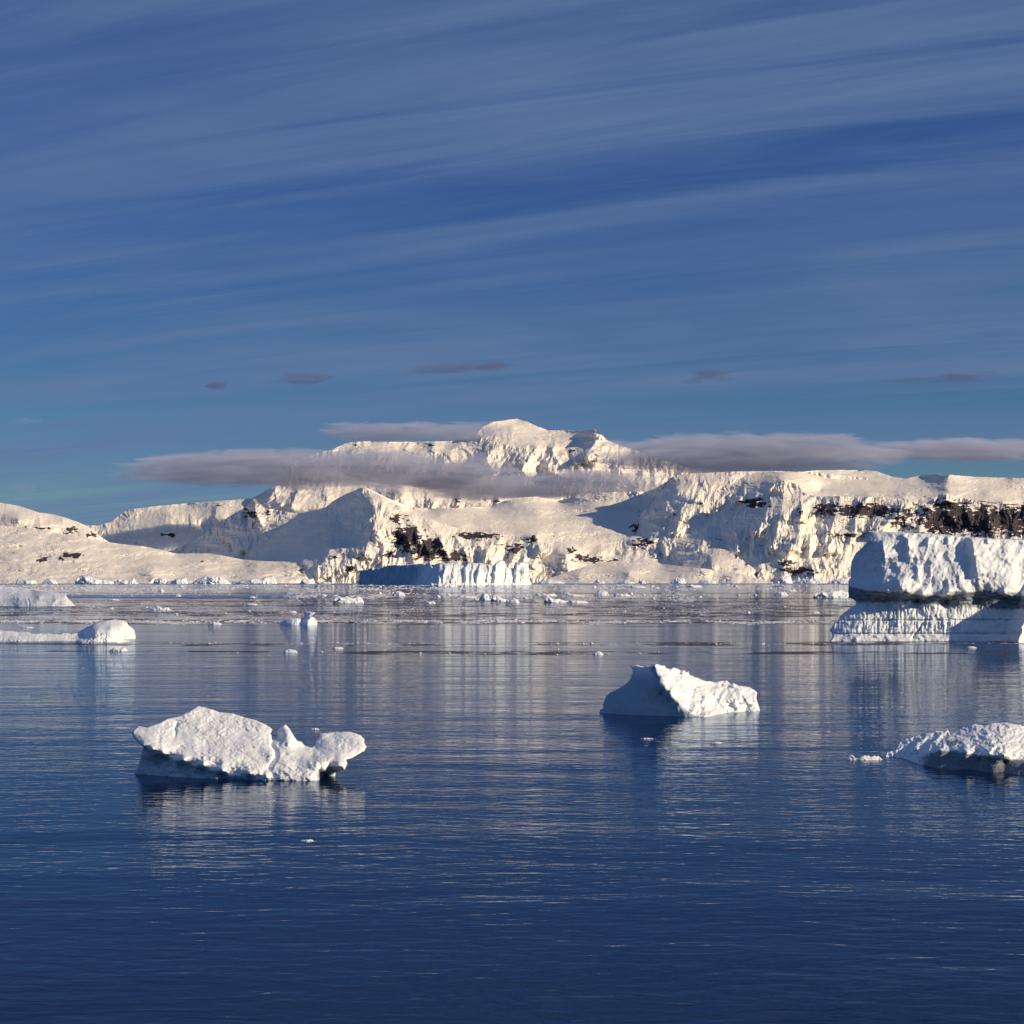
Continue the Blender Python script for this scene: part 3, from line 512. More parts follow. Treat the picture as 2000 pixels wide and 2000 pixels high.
def blue_shade1(x, y):
    e = interp(SEP1, x); below = sstep(y, e, e+5)*(x < 560)  # teal ice below the slab, its shade deepened in the colour too
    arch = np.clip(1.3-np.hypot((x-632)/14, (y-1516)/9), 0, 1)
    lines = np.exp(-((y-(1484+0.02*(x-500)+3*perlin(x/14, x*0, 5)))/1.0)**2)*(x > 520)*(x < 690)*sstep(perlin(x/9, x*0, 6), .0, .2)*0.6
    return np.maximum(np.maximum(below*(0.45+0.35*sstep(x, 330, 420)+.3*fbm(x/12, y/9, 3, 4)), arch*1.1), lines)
B1 = berg('iceberg', M_ICE, b1, ct1, 5.5, step=1.5, jit=1.4, seed=5, amp=(0.30, 0.10, 0.03), fr=(36, 11, 3.5), rnd=4, rnd_amp=.35, blue=blue_shade1, stretch=(0.8, 1.3), water=W1, bill=0.07,
          strokes=[([cv(a, b, 230, 1350, .2692) for a, b in [(1130, 330), (1120, 400), (1150, 470), (1090, 560)]], -0.5, 5, 9), ([cv(a, b, 230, 1350, .2692) for a, b in [(430, 215), (425, 280), (415, 330)]], -0.25, 6, 4)])
setup_origin(B1)
tag(B1, 'white tilted iceberg with slab roof, small spire and lobed right end, nearest at left', 'iceberg')

# --- near berg, right of centre
def P2(l): return [cv(a, b, 1130, 1270, .2070) for a, b in l]
b2 = P2([(200, 565), (233, 545), (228, 510), (265, 425), (300, 400), (340, 380), (440, 325), (488, 275), (512, 210), (510, 175), (488, 150), (545, 138), (612, 156), (650, 146), (700, 152), (713, 130), (740, 126), (790, 145), (812, 140), (825, 165), (862, 172), (885, 158), (925, 165), (962, 188), (1000, 185), (1015, 205), (1035, 198), (1050, 230),
         (1110, 253), (1180, 280), (1280, 294), (1330, 285), (1400, 285), (1432, 318), (1462, 308), (1500, 330), (1600, 343), (1650, 368), (1686, 400), (1678, 450), (1698, 520), (1714, 575), (1700, 680), (1240, 720), (900, 700), (210, 680), (195, 600)])
W2 = lambda x: interp([(1170, 1394), (1316, 1398), (1364, 1400), (1387, 1400), (1420, 1390.5), (1484, 1388.5)], x)
ct2 = []
for (X, Y, D) in [(200, 600, 155.2), (350, 605, 154.2), (600, 612, 152.8), (900, 620, 151.6), (1100, 628, 151.0), (1160, 630, 150.9), (1240, 628, 151.4), (1400, 582, 156.0), (1550, 578, 157.2), (1700, 574, 157.6),
                  (230, 520, 156.2), (265, 425, 157.2), (440, 325, 156.8), (510, 210, 157.0), (490, 150, 158.0), (400, 500, 154.2), (600, 450, 153.6), (800, 500, 152.6), (600, 300, 154.6), (700, 250, 154.3), (600, 180, 156.2), (700, 165, 155.4),
                  (713, 145, 154.6), (735, 200, 153.7), (770, 265, 152.9), (820, 340, 152.2), (870, 410, 151.7), (950, 500, 151.3), (1050, 590, 151.2), (780, 420, 152.9), (870, 500, 152.1), (950, 580, 151.5),
                  (860, 165, 157.4), (960, 190, 158.5), (1110, 255, 159.4), (1280, 294, 160.5), (1400, 288, 161.0), (1600, 345, 161.0), (1680, 400, 160.6), (900, 300, 155.0), (1050, 350, 156.0), (1200, 380, 157.2), (1400, 380, 158.8), (1550, 400, 159.2), (1000, 450, 153.6), (1150, 500, 154.4), (1300, 500, 156.0),
                  (1450, 480, 157.3), (1600, 470, 158.0), (1200, 580, 152.6), (1690, 520, 158.6), (200, 680, 155.0), (900, 700, 151.6), (1240, 720, 151.2), (1700, 680, 157.4)]:
    q = cv(X, Y, 1130, 1270, .2070); ct2.append((q[0], q[1], D))
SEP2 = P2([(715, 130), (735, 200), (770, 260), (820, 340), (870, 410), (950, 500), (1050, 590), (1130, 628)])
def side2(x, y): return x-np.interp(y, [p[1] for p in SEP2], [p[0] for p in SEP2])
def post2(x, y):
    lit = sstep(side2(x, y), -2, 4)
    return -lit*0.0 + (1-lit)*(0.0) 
def blue_shade2(x, y):
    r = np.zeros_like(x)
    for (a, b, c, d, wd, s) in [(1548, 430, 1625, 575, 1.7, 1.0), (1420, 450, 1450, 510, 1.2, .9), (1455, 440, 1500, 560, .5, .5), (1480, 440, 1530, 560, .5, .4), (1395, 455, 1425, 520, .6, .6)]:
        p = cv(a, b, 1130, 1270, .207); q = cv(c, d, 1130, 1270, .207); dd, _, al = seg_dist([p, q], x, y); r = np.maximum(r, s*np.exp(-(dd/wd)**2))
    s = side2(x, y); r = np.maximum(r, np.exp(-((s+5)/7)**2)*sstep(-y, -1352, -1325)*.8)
    r = np.maximum(r, 0.6*sstep(-s, 0, 3)*sstep(y, 1300, 1330))  # whole left face darkened in colour to deepen its shade
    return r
B2 = berg('iceberg', M_ICE, b2, ct2, 8, step=1.5, jit=1.0, seed=9, amp=(0.03, 0.0, 0.02), fr=(30, 9, 3.5), rnd=4, rnd_amp=.4, blue=blue_shade2, stretch=(1.1, 0.9), water=W2,
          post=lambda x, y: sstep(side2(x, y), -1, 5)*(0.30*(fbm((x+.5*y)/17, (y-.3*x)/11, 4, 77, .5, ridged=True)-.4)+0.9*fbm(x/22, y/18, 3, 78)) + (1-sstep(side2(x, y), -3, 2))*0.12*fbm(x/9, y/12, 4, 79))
setup_origin(B2)
tag(B2, 'wedge shaped iceberg with a smooth shaded blue left face and a white lumpy right slope', 'iceberg')

# --- large tabular berg, right edge
def PR(l): return [cv(a, b, 1600, 1020, .1915) for a, b in l]
bR = PR([(500, 90), (640, 92), (900, 105), (1200, 118), (1460, 143), (1893, 168), (2150, 176), (2500, 190), (2700, 240), (2800, 500), (2790, 900), (2850, 1290), (2500, 1310), (1500, 1300), (120, 1290), (105, 1212), (132, 1170), (128, 1130), (104, 1100), (135, 1055), (160, 1018), (180, 1016), (196, 1005), (212, 955),
         (260, 915), (310, 880), (362, 848), (372, 815), (350, 785), (300, 765), (296, 700), (300, 600), (322, 560), (320, 480), (332, 400), (365, 325), (420, 270), (480, 215), (492, 150)])
WR = lambda x: np.full_like(x, 1252.0)
ctR = []
for (X, Y, D) in [(110, 1212, 342.5), (400, 1212, 341.8), (800, 1212, 341.5), (1300, 1212, 341.6), (1893, 1212, 342.2), (2800, 1212, 346), (110, 1290, 342), (800, 1290, 341), (1893, 1290, 342), (2800, 1290, 346),
                  (104, 1100, 346.5), (300, 1130, 343.6), (800, 1130, 343.2), (1300, 1130, 343.2), (1893, 1130, 345.5), (230, 960, 348.5), (450, 1000, 345.3), (800, 990, 344.8), (1300, 990, 344.8), (1893, 990, 347), (2500, 1000, 349),
                  (360, 850, 350.2), (500, 860, 349.2), (700, 860, 348.4), (1000, 850, 347.4), (1300, 870, 347.8), (1600, 860, 348.6), (1893, 860, 349.5), (2600, 860, 352),
                  (330, 770, 350.5), (450, 800, 349.6), (700, 790, 349.0), (1000, 800, 348.6), (1300, 800, 348.8), (1600, 790, 349.2), (1893, 790, 349.8),
                  (300, 690, 352.5), (480, 690, 348.0), (700, 700, 344.6), (900, 705, 344.0), (1050, 735, 343.7), (1300, 735, 343.8), (1500, 705, 344.8), (1700, 670, 346.8), (1893, 720, 346.2),
                  (325, 500, 356.0), (450, 560, 351.5), (600, 560, 349.0), (760, 600, 347.2), (360, 340, 356.5), (440, 260, 353.5), (500, 180, 352.6), (500, 95, 353.6), (470, 400, 352.0), (600, 450, 350.0), (600, 340, 350.5), (560, 240, 351.2),
                  (900, 105, 352.4), (1200, 120, 352.2), (1460, 145, 352.4), (1893, 168, 352.6), (2500, 190, 356), (750, 250, 350.2), (900, 300, 349.8), (1200, 300, 349.4), (1600, 300, 349.6), (1893, 300, 349.8), (900, 500, 347.6), (1200, 500, 347.2), (1500, 500, 347.8), (1893, 500, 348.2), (1050, 640, 345.8), (1300, 640, 346.2), (2700, 500, 356)]:
    q = cv(X, Y, 1600, 1020, .1915); ctR.append((q[0], q[1], D))
def crop3(l): return PR(l)
def postR(x, y):
    up = 1-sstep(y, 1155, 1168)
    low = sstep(y, 1172, 1190)
    c = 0
    c = c+up*(0.55*(fbm((x+.35*y)/26, y/34, 5, 31, .55, ridged=True)-.4)+0.7*fbm(x/38, y/45, 4, 32)+0.12*fbm(x/7, y/9, 4, 33))
    # fluted melt channels on the skirt
    c = c+low*(0.55*(fbm(x/6.5+0.4*fbm(x/20, y/15, 2, 36), y/46, 3, 34, .5, ridged=True)-.4)*(1-sstep(y, 1236, 1242))+0.5*fbm(x/16, y/12, 4, 35))
    for k, yy in enumerate((1211, 1237.5)):      # old waterlines notched into the skirt
        c = c-0.55*np.exp(-((y-yy-1.3*perlin(x/11, x*0+k, 37))/1.5)**2)
    band = np.exp(-((y-1172)/9)**2); c = c+band*0.9*fbm(x/14, y/4, 4, 38, .6)
    return c
def shadeR(x, y):
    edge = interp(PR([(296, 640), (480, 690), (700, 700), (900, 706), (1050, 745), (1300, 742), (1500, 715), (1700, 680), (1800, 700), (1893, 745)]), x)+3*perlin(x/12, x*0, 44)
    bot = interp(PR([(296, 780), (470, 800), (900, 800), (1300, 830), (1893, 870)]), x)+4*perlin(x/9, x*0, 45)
    return sstep(y, edge, edge+3)*(1-sstep(y, bot, bot+7))*(0.8+.3*fbm(x/12, y/3, 3, 46))  # shade under the overhang, painted into the ice colour
BR = berg('iceberg', M_ICE_BIG, bR, ctR, 30, step=1.5, jit=1.2, seed=17, amp=(0.0, 0.0, 0.0), fr=(50, 16, 5), rnd=4, rnd_amp=.8, blue=shadeR, water=WR, post=postR,
    strokes=[(PR([(1560, 140), (1575, 300), (1595, 430), (1610, 560)]), 1.7, 15, 44), (PR([(910, 160), (915, 240), (910, 370)]), 1.2, 7, 22), (PR([(840, 130), (890, 165), (915, 240)]), 0.9, 7, 14), (PR([(650, 220), (660, 300), (668, 380)]), 1.0, 8, 20),
             (PR([(1100, 150), (1100, 230)]), 0.9, 5, 14), (PR([(1300, 150), (1310, 220)]), 0.8, 5, 14), (PR([(1720, 160), (1730, 220)]), 1.0, 9, 20), (PR([(800, 560), (820, 640), (860, 700)]), 1.4, 18, 30), (PR([(1310, 560), (1320, 720)]), 0.9, 10, 26),
             (PR([(1420, 540), (1430, 620)]), 0.6, 5, 16), (PR([(1000, 430), (990, 560)]), 0.7, 6, 14), (PR([(1070, 1010), (1020, 1090), (960, 1180)]), -1.3, 3, 3), (PR([(590, 980), (596, 1140)]), -0.6, 2.2, 2.2), (PR([(700, 880), (714, 1060), (708, 1150)]), -0.7, 2.6, 2.6), (PR([(190, 1000), (196, 1130)]), -0.5, 2, 2), (PR([(440, 950), (445, 1150)]), -0.7, 2, 2), (PR([(1310, 930), (1315, 1080)]), -0.7, 2, 2), ([(2030, 1150), (2012, 1190), (1996, 1225), (1985, 1275)], 11, 30, 90)])
setup_origin(BR)
tag(BR, 'huge flat topped iceberg at the right edge, shaded melt notch above a fluted skirt', 'iceberg')

# --- low rugged berg, bottom right corner
def P4(l): return [cv(a, b, 1640, 1370, .1708) for a, b in l]
b4 = P4([(500, 640), (512, 610), (545, 575), (600, 562), (640, 548), (700, 440), (760, 420), (850, 395), (980, 360), (1100, 340), (1190, 345), (1232, 318), (1262, 368), (1330, 335), (1400, 298), (1530, 262), (1640, 275), (1760, 240), (1885, 240), (2050, 262), (2250, 330), (2450, 470), (2600, 640), (2650, 880), (2300, 960), (1885, 930), (1500, 860), (960, 800), (560, 745), (540, 680)])
W4 = lambda x: interp([(1720, 1482), (1782, 1489.6), (1811, 1496), (1962, 1512), (2050, 1518)], x)
ct4 = []
for (X, Y, D) in [(545, 670, 116.0), (700, 690, 115.0), (830, 705, 113.3), (960, 735, 111.0), (1300, 770, 108.6), (1885, 850, 106.2), (2500, 880, 106), (545, 575, 117.6), (700, 440, 121.5), (850, 395, 122.5), (1100, 340, 123), (1235, 320, 123), (1400, 300, 122.6), (1800, 238, 123), (2250, 330, 123),
                  (1000, 480, 118), (850, 560, 116.2), (1200, 450, 117.6), (1300, 520, 112.6), (1500, 420, 116), (1885, 420, 114.5), (1150, 550, 111.6), (1450, 560, 109.6), (1700, 590, 107.8), (1885, 625, 106.8), (2400, 640, 106),
                  (980, 690, 111.2), (1250, 640, 110.8), (1600, 660, 109.6), (1885, 680, 108.6), (1300, 700, 109.8), (1885, 760, 107.8), (960, 800, 111), (1500, 860, 108), (1885, 930, 106)]:
    q = cv(X, Y, 1640, 1370, .1708); ct4.append((q[0], q[1], D))
E4 = P4([(900, 640), (980, 600), (1150, 545), (1300, 550), (1450, 575), (1700, 610), (1885, 640), (2400, 660)])
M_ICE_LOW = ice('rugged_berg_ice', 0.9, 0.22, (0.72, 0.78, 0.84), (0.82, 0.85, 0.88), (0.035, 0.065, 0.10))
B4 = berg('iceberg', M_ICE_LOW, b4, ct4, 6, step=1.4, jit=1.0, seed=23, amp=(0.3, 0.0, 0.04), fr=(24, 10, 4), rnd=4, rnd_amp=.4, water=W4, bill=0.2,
          blue=lambda x, y: sstep(y+5*fbm(x/9, y/5, 4, 53), interp(E4, x), interp(E4, x)+5)*0.85*sstep(x+14*fbm(x/9, y/6, 4, 54), 1788, 1815)+0.9*np.clip(1.2-np.hypot((x-1861)/18, (y-1450)/5), 0, 1),  # first term paints the shade of the undercut into the colour
          post=lambda x, y: (1-sstep(y, interp(E4, x)-2, interp(E4, x)+2))*(0.42*(fbm((x+y)/14, (y-.4*x)/10, 4, 51, .5, ridged=True)-.4)+0.7*fbm(x/15, y/8, 4, 52, .5)),
          strokes=[(P4([(1180, 345), (1100, 430), (1020, 540), (990, 640)]), 0.9, 9, 16), (P4([(1010, 400), (900, 480), (830, 560)]), 0.7, 7, 14), (P4([(1290, 380), (1200, 470), (1180, 540)]), 0.8, 8, 14)])
setup_origin(B4)
tag(B4, 'low rugged iceberg cut by the right edge near the bottom, with a shaded undercut front', 'iceberg')

# --- domed berg with a flat tail, left
def PL(l): return [cv(a, b, 30, 1130, .1553) for a, b in l]
b5 = PL([(-500, 700), (-300, 640), (-100, 650), (45, 665), (140, 668), (200, 688), (350, 685), (450, 692), (570, 692), (590, 678), (640, 680), (690, 692), (770, 675), (800, 668), (850, 640), (900, 608), (960, 585), (1060, 535), (1150, 520), (1240, 510), (1350, 520), (1400, 545), (1432, 590), (1470, 615), (1502, 650), (1508, 700), (1518, 720), (1512, 780), (1510, 850), (1000, 880), (45, 880), (-500, 860)])
W5 = lambda x: interp([(-60, 1257), (37, 1256.6), (123, 1255), (160, 1256), (201, 1255.5), (263, 1251)], x)
ct5 = []
for (X, Y, D) in [(-500, 820, 331), (45, 815, 329), (600, 806, 331), (840, 812, 329.5), (1100, 806, 331), (1380, 792, 338), (1512, 778, 344), (-500, 700, 337), (45, 668, 339), (350, 690, 338.5), (570, 695, 338.5), (300, 760, 333), (700, 740, 336.5), (790, 680, 340.5), (900, 610, 343), (860, 700, 338), (930, 640, 338.5), (960, 700, 333.5), (1000, 660, 334.5), (1060, 540, 343.5), (1240, 512, 346),
                  (1050, 640, 335), (1200, 620, 336), (1350, 600, 340), (1430, 600, 346), (1500, 660, 348.5), (1200, 720, 332.5), (1380, 720, 337.5), (1000, 780, 330.5), (900, 780, 331.5), (-500, 880, 330), (800, 880, 329), (1510, 880, 343)]:
    q = cv(X, Y, 30, 1130, .1553); ct5.append((q[0], q[1], D))
def blue5(x, y):
    e = W5(x)-2.5-1.5*np.abs(perlin(x/7, x*0, 3)); r = sstep(y, e-2, e+1)*(0.8)*(x < 150)+0.9*np.clip(1.2-np.hypot((x-257)/14, (y-1250)/2.4), 0, 1)+.6*sstep(y, 1252.5, 1254)*(x > 150)*(x < 230)
    return r+0.18*sstep(fbm(x/5, y/30, 3, 8), .05, .3)*(x > 195)*(y > 1226)
B5 = berg('iceberg', M_ICE, b5, ct5, 12, step=1.3, jit=0.8, seed=29, amp=(0.4, 0.3, 0.15), fr=(22, 8, 3.5), rnd=4, rnd_amp=.8, water=W5, blue=blue5, bill=0.5)
setup_origin(B5)
tag(B5, 'rounded dome iceberg with a long low tail running to the left edge', 'iceberg')

# --- sloping berg at the left edge, farther out
b6 = PL([(-600, 60), (-200, 85), (45, 108), (200, 122), (215, 138), (380, 155), (520, 172), (600, 178), (650, 182), (652, 192), (636, 200), (642, 218), (670, 262), (700, 280), (742, 325), (765, 336), (745, 345), (740, 400), (45, 410), (-600, 400)])
ct6 = []
for (X, Y, D) in [(-600, 350, 820), (45, 350, 812), (400, 348, 812), (640, 345, 818), (760, 338, 835), (-600, 60, 890), (45, 110, 890), (200, 125, 888), (650, 182, 862), (640, 200, 846), (45, 250, 836), (300, 235, 832), (500, 225, 836), (700, 280, 836), (150, 290, 822), (400, 290, 822), (600, 290, 824), (45, 410, 812), (740, 410, 818)]:
    q = cv(X, Y, 30, 1130, .1553); ct6.append((q[0], q[1], D))
B6 = berg('iceberg', M_ICE_BIG, b6, ct6, 40, step=1.2, jit=0.7, seed=33, amp=(1.6, 1.2, 0.6), fr=(20, 8, 3), rnd=2, rnd_amp=1.0, strokes=[(PL([(150, 240), (175, 345)]), -3, 3, 3), (PL([(520, 260), (440, 340)]), 2.5, 10, 8)],
          blue=lambda x, y: .25*sstep(y, 1167, 1172)*sstep(fbm(x/8, y/8, 3, 3), .0, .2))
setup_origin(B6)
tag(B6, 'pale blue iceberg sloping down from the left edge beyond the domed one', 'iceberg')

# --- far tabular berg
def P5(l): return [cv(a, b, 600, 760, .3364) for a, b in l]
b7 = P5([(302, 1052), (355, 1050), (372, 1036), (385, 1050), (400, 1034), (420, 1046), (450, 1028), (500, 1020), (560, 1022), (600, 1018), (636, 1014), (676, 1012), (690, 1022), (706, 1004), (718, 1010), (726, 1040), (744, 1016), (765, 1008), (820, 1006), (880, 1010), (892, 1022), (916, 1026), (930, 1006), (1000, 1008), (1040, 1014), (1082, 1024), (1096, 1006), (1120, 990), (1146, 996), (1156, 1030), (1178, 1040), (1198, 1038), (1206, 1003), (1285, 1008), (1288, 1075), (1294, 1110), (1304, 1130), (1296, 1150), (700, 1150), (296, 1150), (297, 1120), (304, 1100)])
ct7 = []
for (X, Y, D) in [(297, 1126, 5700), (400, 1128, 5450), (560, 1130, 5200), (650, 1128, 5050), (720, 1130, 4850), (900, 1128, 4920), (1100, 1126, 5020), (1300, 1124, 5160), (302, 1052, 5760), (450, 1028, 5600), (560, 1040, 5350), (650, 1040, 5130), (720, 1070, 5060), (740, 1020, 5060), (830, 1020, 5020), (900, 1018, 5060), (1000, 1020, 5080), (1120, 1005, 5130), (1190, 1040, 5170), (1206, 1010, 5190), (1240, 1010, 5170), (1285, 1010, 5230), (800, 1060, 4930), (1000, 1060, 4990), (1100, 1060, 5050), (1260, 1060, 5130), (296, 1150, 5700), (720, 1150, 4840), (1296, 1150, 5150), (560, 1085, 5280), (640, 1085, 5090), (420, 1085, 5500)]:
    q = cv(X, Y, 600, 760, .3364); ct7.append((q[0], q[1], D))
st7 = []
for X, a, wl_, wr_ in [(770, 70, 5, 10), (800, 40, 4, 8), (925, 60, 5, 12), (960, 30, 3, 8), (1000, 40, 3, 8), (1095, 60, 5, 10), (1160, 30, 3, 6), (1215, 40, 3, 8), (850, 25, 3, 8), (1055, 25, 3, 8)]:
    st7.append((P5([(X, 1010), (X-4, 1060), (X-10, 1125)]), a*0.45, wl_, wr_))
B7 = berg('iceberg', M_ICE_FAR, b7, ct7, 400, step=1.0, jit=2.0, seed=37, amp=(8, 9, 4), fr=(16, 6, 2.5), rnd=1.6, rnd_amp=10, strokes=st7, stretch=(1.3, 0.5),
          blue=lambda x, y: .3*sstep(fbm(x/3, y/14, 3, 41), .05, .25)+.8*(1-sstep(x+.5*(y-1100), 815, 840))*sstep(y+6*perlin(x/9, x*0, 5), 1103, 1106))  # second term paints shade onto the left half
setup_origin(B7)
tag(B7, 'long blocky tabular iceberg in the middle distance, left half in deep shade', 'iceberg')

# ------------------------------------------------------------------ smaller bergs and floes (traced one by one)
def auto_outline(x0, x1, yt, yb, kind, seed):
    rs = np.random.RandomState(seed); w_ = x1-x0; h = yb-yt
    n = max(6, int(w_/3.5)); u = np.linspace(0, 1, n)
    nz = fbm(u*4+seed, u*0+seed*0.37, 3, seed, 0.6)
    if kind == 'dome': p = np.sin(np.pi*np.clip(u, 0, 1))**0.55*(1+0.25*nz)
    elif kind == 'block': p = np.minimum(np.minimum(u*14, (1-u)*11), 1)*(0.86+0.35*nz)
    elif kind == 'rag': p = np.minimum(np.minimum(u*7, (1-u)*7), 1)*(0.55+0.95*nz+0.15*rs.rand(n))
    elif kind == 'left': p = np.minimum(u*16, 1)*(1-0.75*u)*(0.95+0.4*nz)
    elif kind == 'right': p = np.minimum((1-u)*16, 1)*(0.25+0.75*u)*(0.95+0.4*nz)
    else: p = np.minimum(np.minimum(u*5, (1-u)*5), 1)*(0.6+0.5*nz)
    p = np.clip(p, 0.06, 1.15)
    top = [(x0+w_*a, yb-h*b) for a, b in zip(u, p)]
    k = max(2.0, h*0.12)
    return top+[(x1+0.2, yb), (x1, yb+k), (x0, yb+k), (x0-0.2, yb)]
def small_berg(x0, x1, yt, yb, kind, label, mat=None, seed=0, group=None, step=None, dark=0.0, name='iceberg', cat='iceberg'):
    D = float(waterY(np.array(yb))); D = min(D, 8600.0)
    yb_eff = HY+H*F/D
    mpp = D/F; w_ = x1-x0; h = yb-yt
    ol = auto_outline(x0, x1, yt, yb_eff if D >= 8600 else yb, kind, seed)
    dep = max(w_*0.35, h*1.2)*mpp
    ct = []
    for u in (0, .25, .5, .75, 1):
        tw = dep*(0.55*abs(u-0.55)**1.3*1.6)
        px = x0+w_*u
        ct += [(px, yb_eff+2, D+tw), (px, yb_eff, D+tw), (px, yb_eff-h*0.5, D+tw+h*mpp*0.35+dark*dep*(0.5-u)), (px, yt, D+tw+h*mpp*1.1)]
    o = berg(name, mat or M_ICE_FAR, ol, ct, dep, step=step or max(0.7, min(1.2, w_/40)), jit=min(1.0, h*0.10), seed=seed,
             amp=(h*mpp*0.30, h*mpp*0.28, h*mpp*0.12), fr=(w_*0.22+3, h*0.35+1.5, 1.6), rnd=max(1.2, h*0.18), rnd_amp=h*mpp*0.2)
    setup_origin(o); return tag(o, label, cat, group)

M_ICE_MID = ice('mid_berg_ice', 0.25, 0.8, (0.70, 0.78, 0.84), (0.84, 0.88, 0.90), (0.14, 0.34, 0.42))
FARG = None
SB = [  # x0, x1, top, waterline, shape, what it looks like
    (30, 72, 1131, 1140.2, 'block', 'low pale iceberg on the far shore by the left edge'),
    (82, 113, 1129.5, 1140.2, 'dome', 'small cream iceberg on the far shore left of the big dark faced one'),
    (146, 222, 1119.5, 1140.6, 'left', 'tall far shore iceberg with a dark left face and long white slope'),
    (216, 270, 1129.5, 1140.3, 'rag', 'jagged low iceberg touching the right end of the tall far shore one'),
    (299, 327, 1128, 1139.8, 'block', 'little square iceberg on the far shore below the left apron'),
    (325, 367, 1124.5, 1140.4, 'right', 'far shore iceberg rising to a dark right edge'),
    (375, 450, 1124.5, 1141, 'dome', 'long white domed iceberg on the far left shore'),
    (446, 541, 1123.5, 1140.2, 'right', 'broad iceberg with a rounded right top beside the white dome'),
    (586, 616, 1129, 1140.4, 'block', 'small dark blocky iceberg on the shore under the snowy peak'),
    (614, 651, 1132, 1139.8, 'rag', 'flat ragged iceberg right of the small dark block'),
    (1041, 1103, 1130, 1139.4, 'flat', 'low flat white iceberg just right of the tabular one'),
    (1158, 1182, 1130, 1138.8, 'rag', 'small crumbly iceberg under the low snow dome right of centre'),
    (1206, 1240, 1131, 1138.8, 'flat', 'thin pale iceberg on the shore under the snow dome'),
    (1247, 1262, 1129, 1139.2, 'rag', 'small bluish iceberg alone on the shore below the right valley'),
    (1310, 1340, 1128, 1138.8, 'block', 'low cliffed iceberg on the shore below the rounded snow knoll'),
    (1363, 1403, 1129, 1138.8, 'rag', 'ragged cream iceberg on the shore below the rounded snow knoll'),
    (1523, 1548, 1124, 1138.4, 'block', 'dark square iceberg on the shore below the fluted peak'),
    (1548, 1620, 1126.5, 1138.6, 'rag', 'bright jumbled iceberg right of the dark square one'),
    (1618, 1666, 1122.5, 1138.2, 'right', 'white iceberg partly behind the huge right one'),
]
for i, (x0, x1, yt, yb, k, lb) in enumerate(SB):
    small_berg(x0, x1, yt, yb, k, lb, seed=100+i, dark=-1.2 if ('dark' in lb and 'edge' not in lb and k in ('block', 'left')) else 0.0)
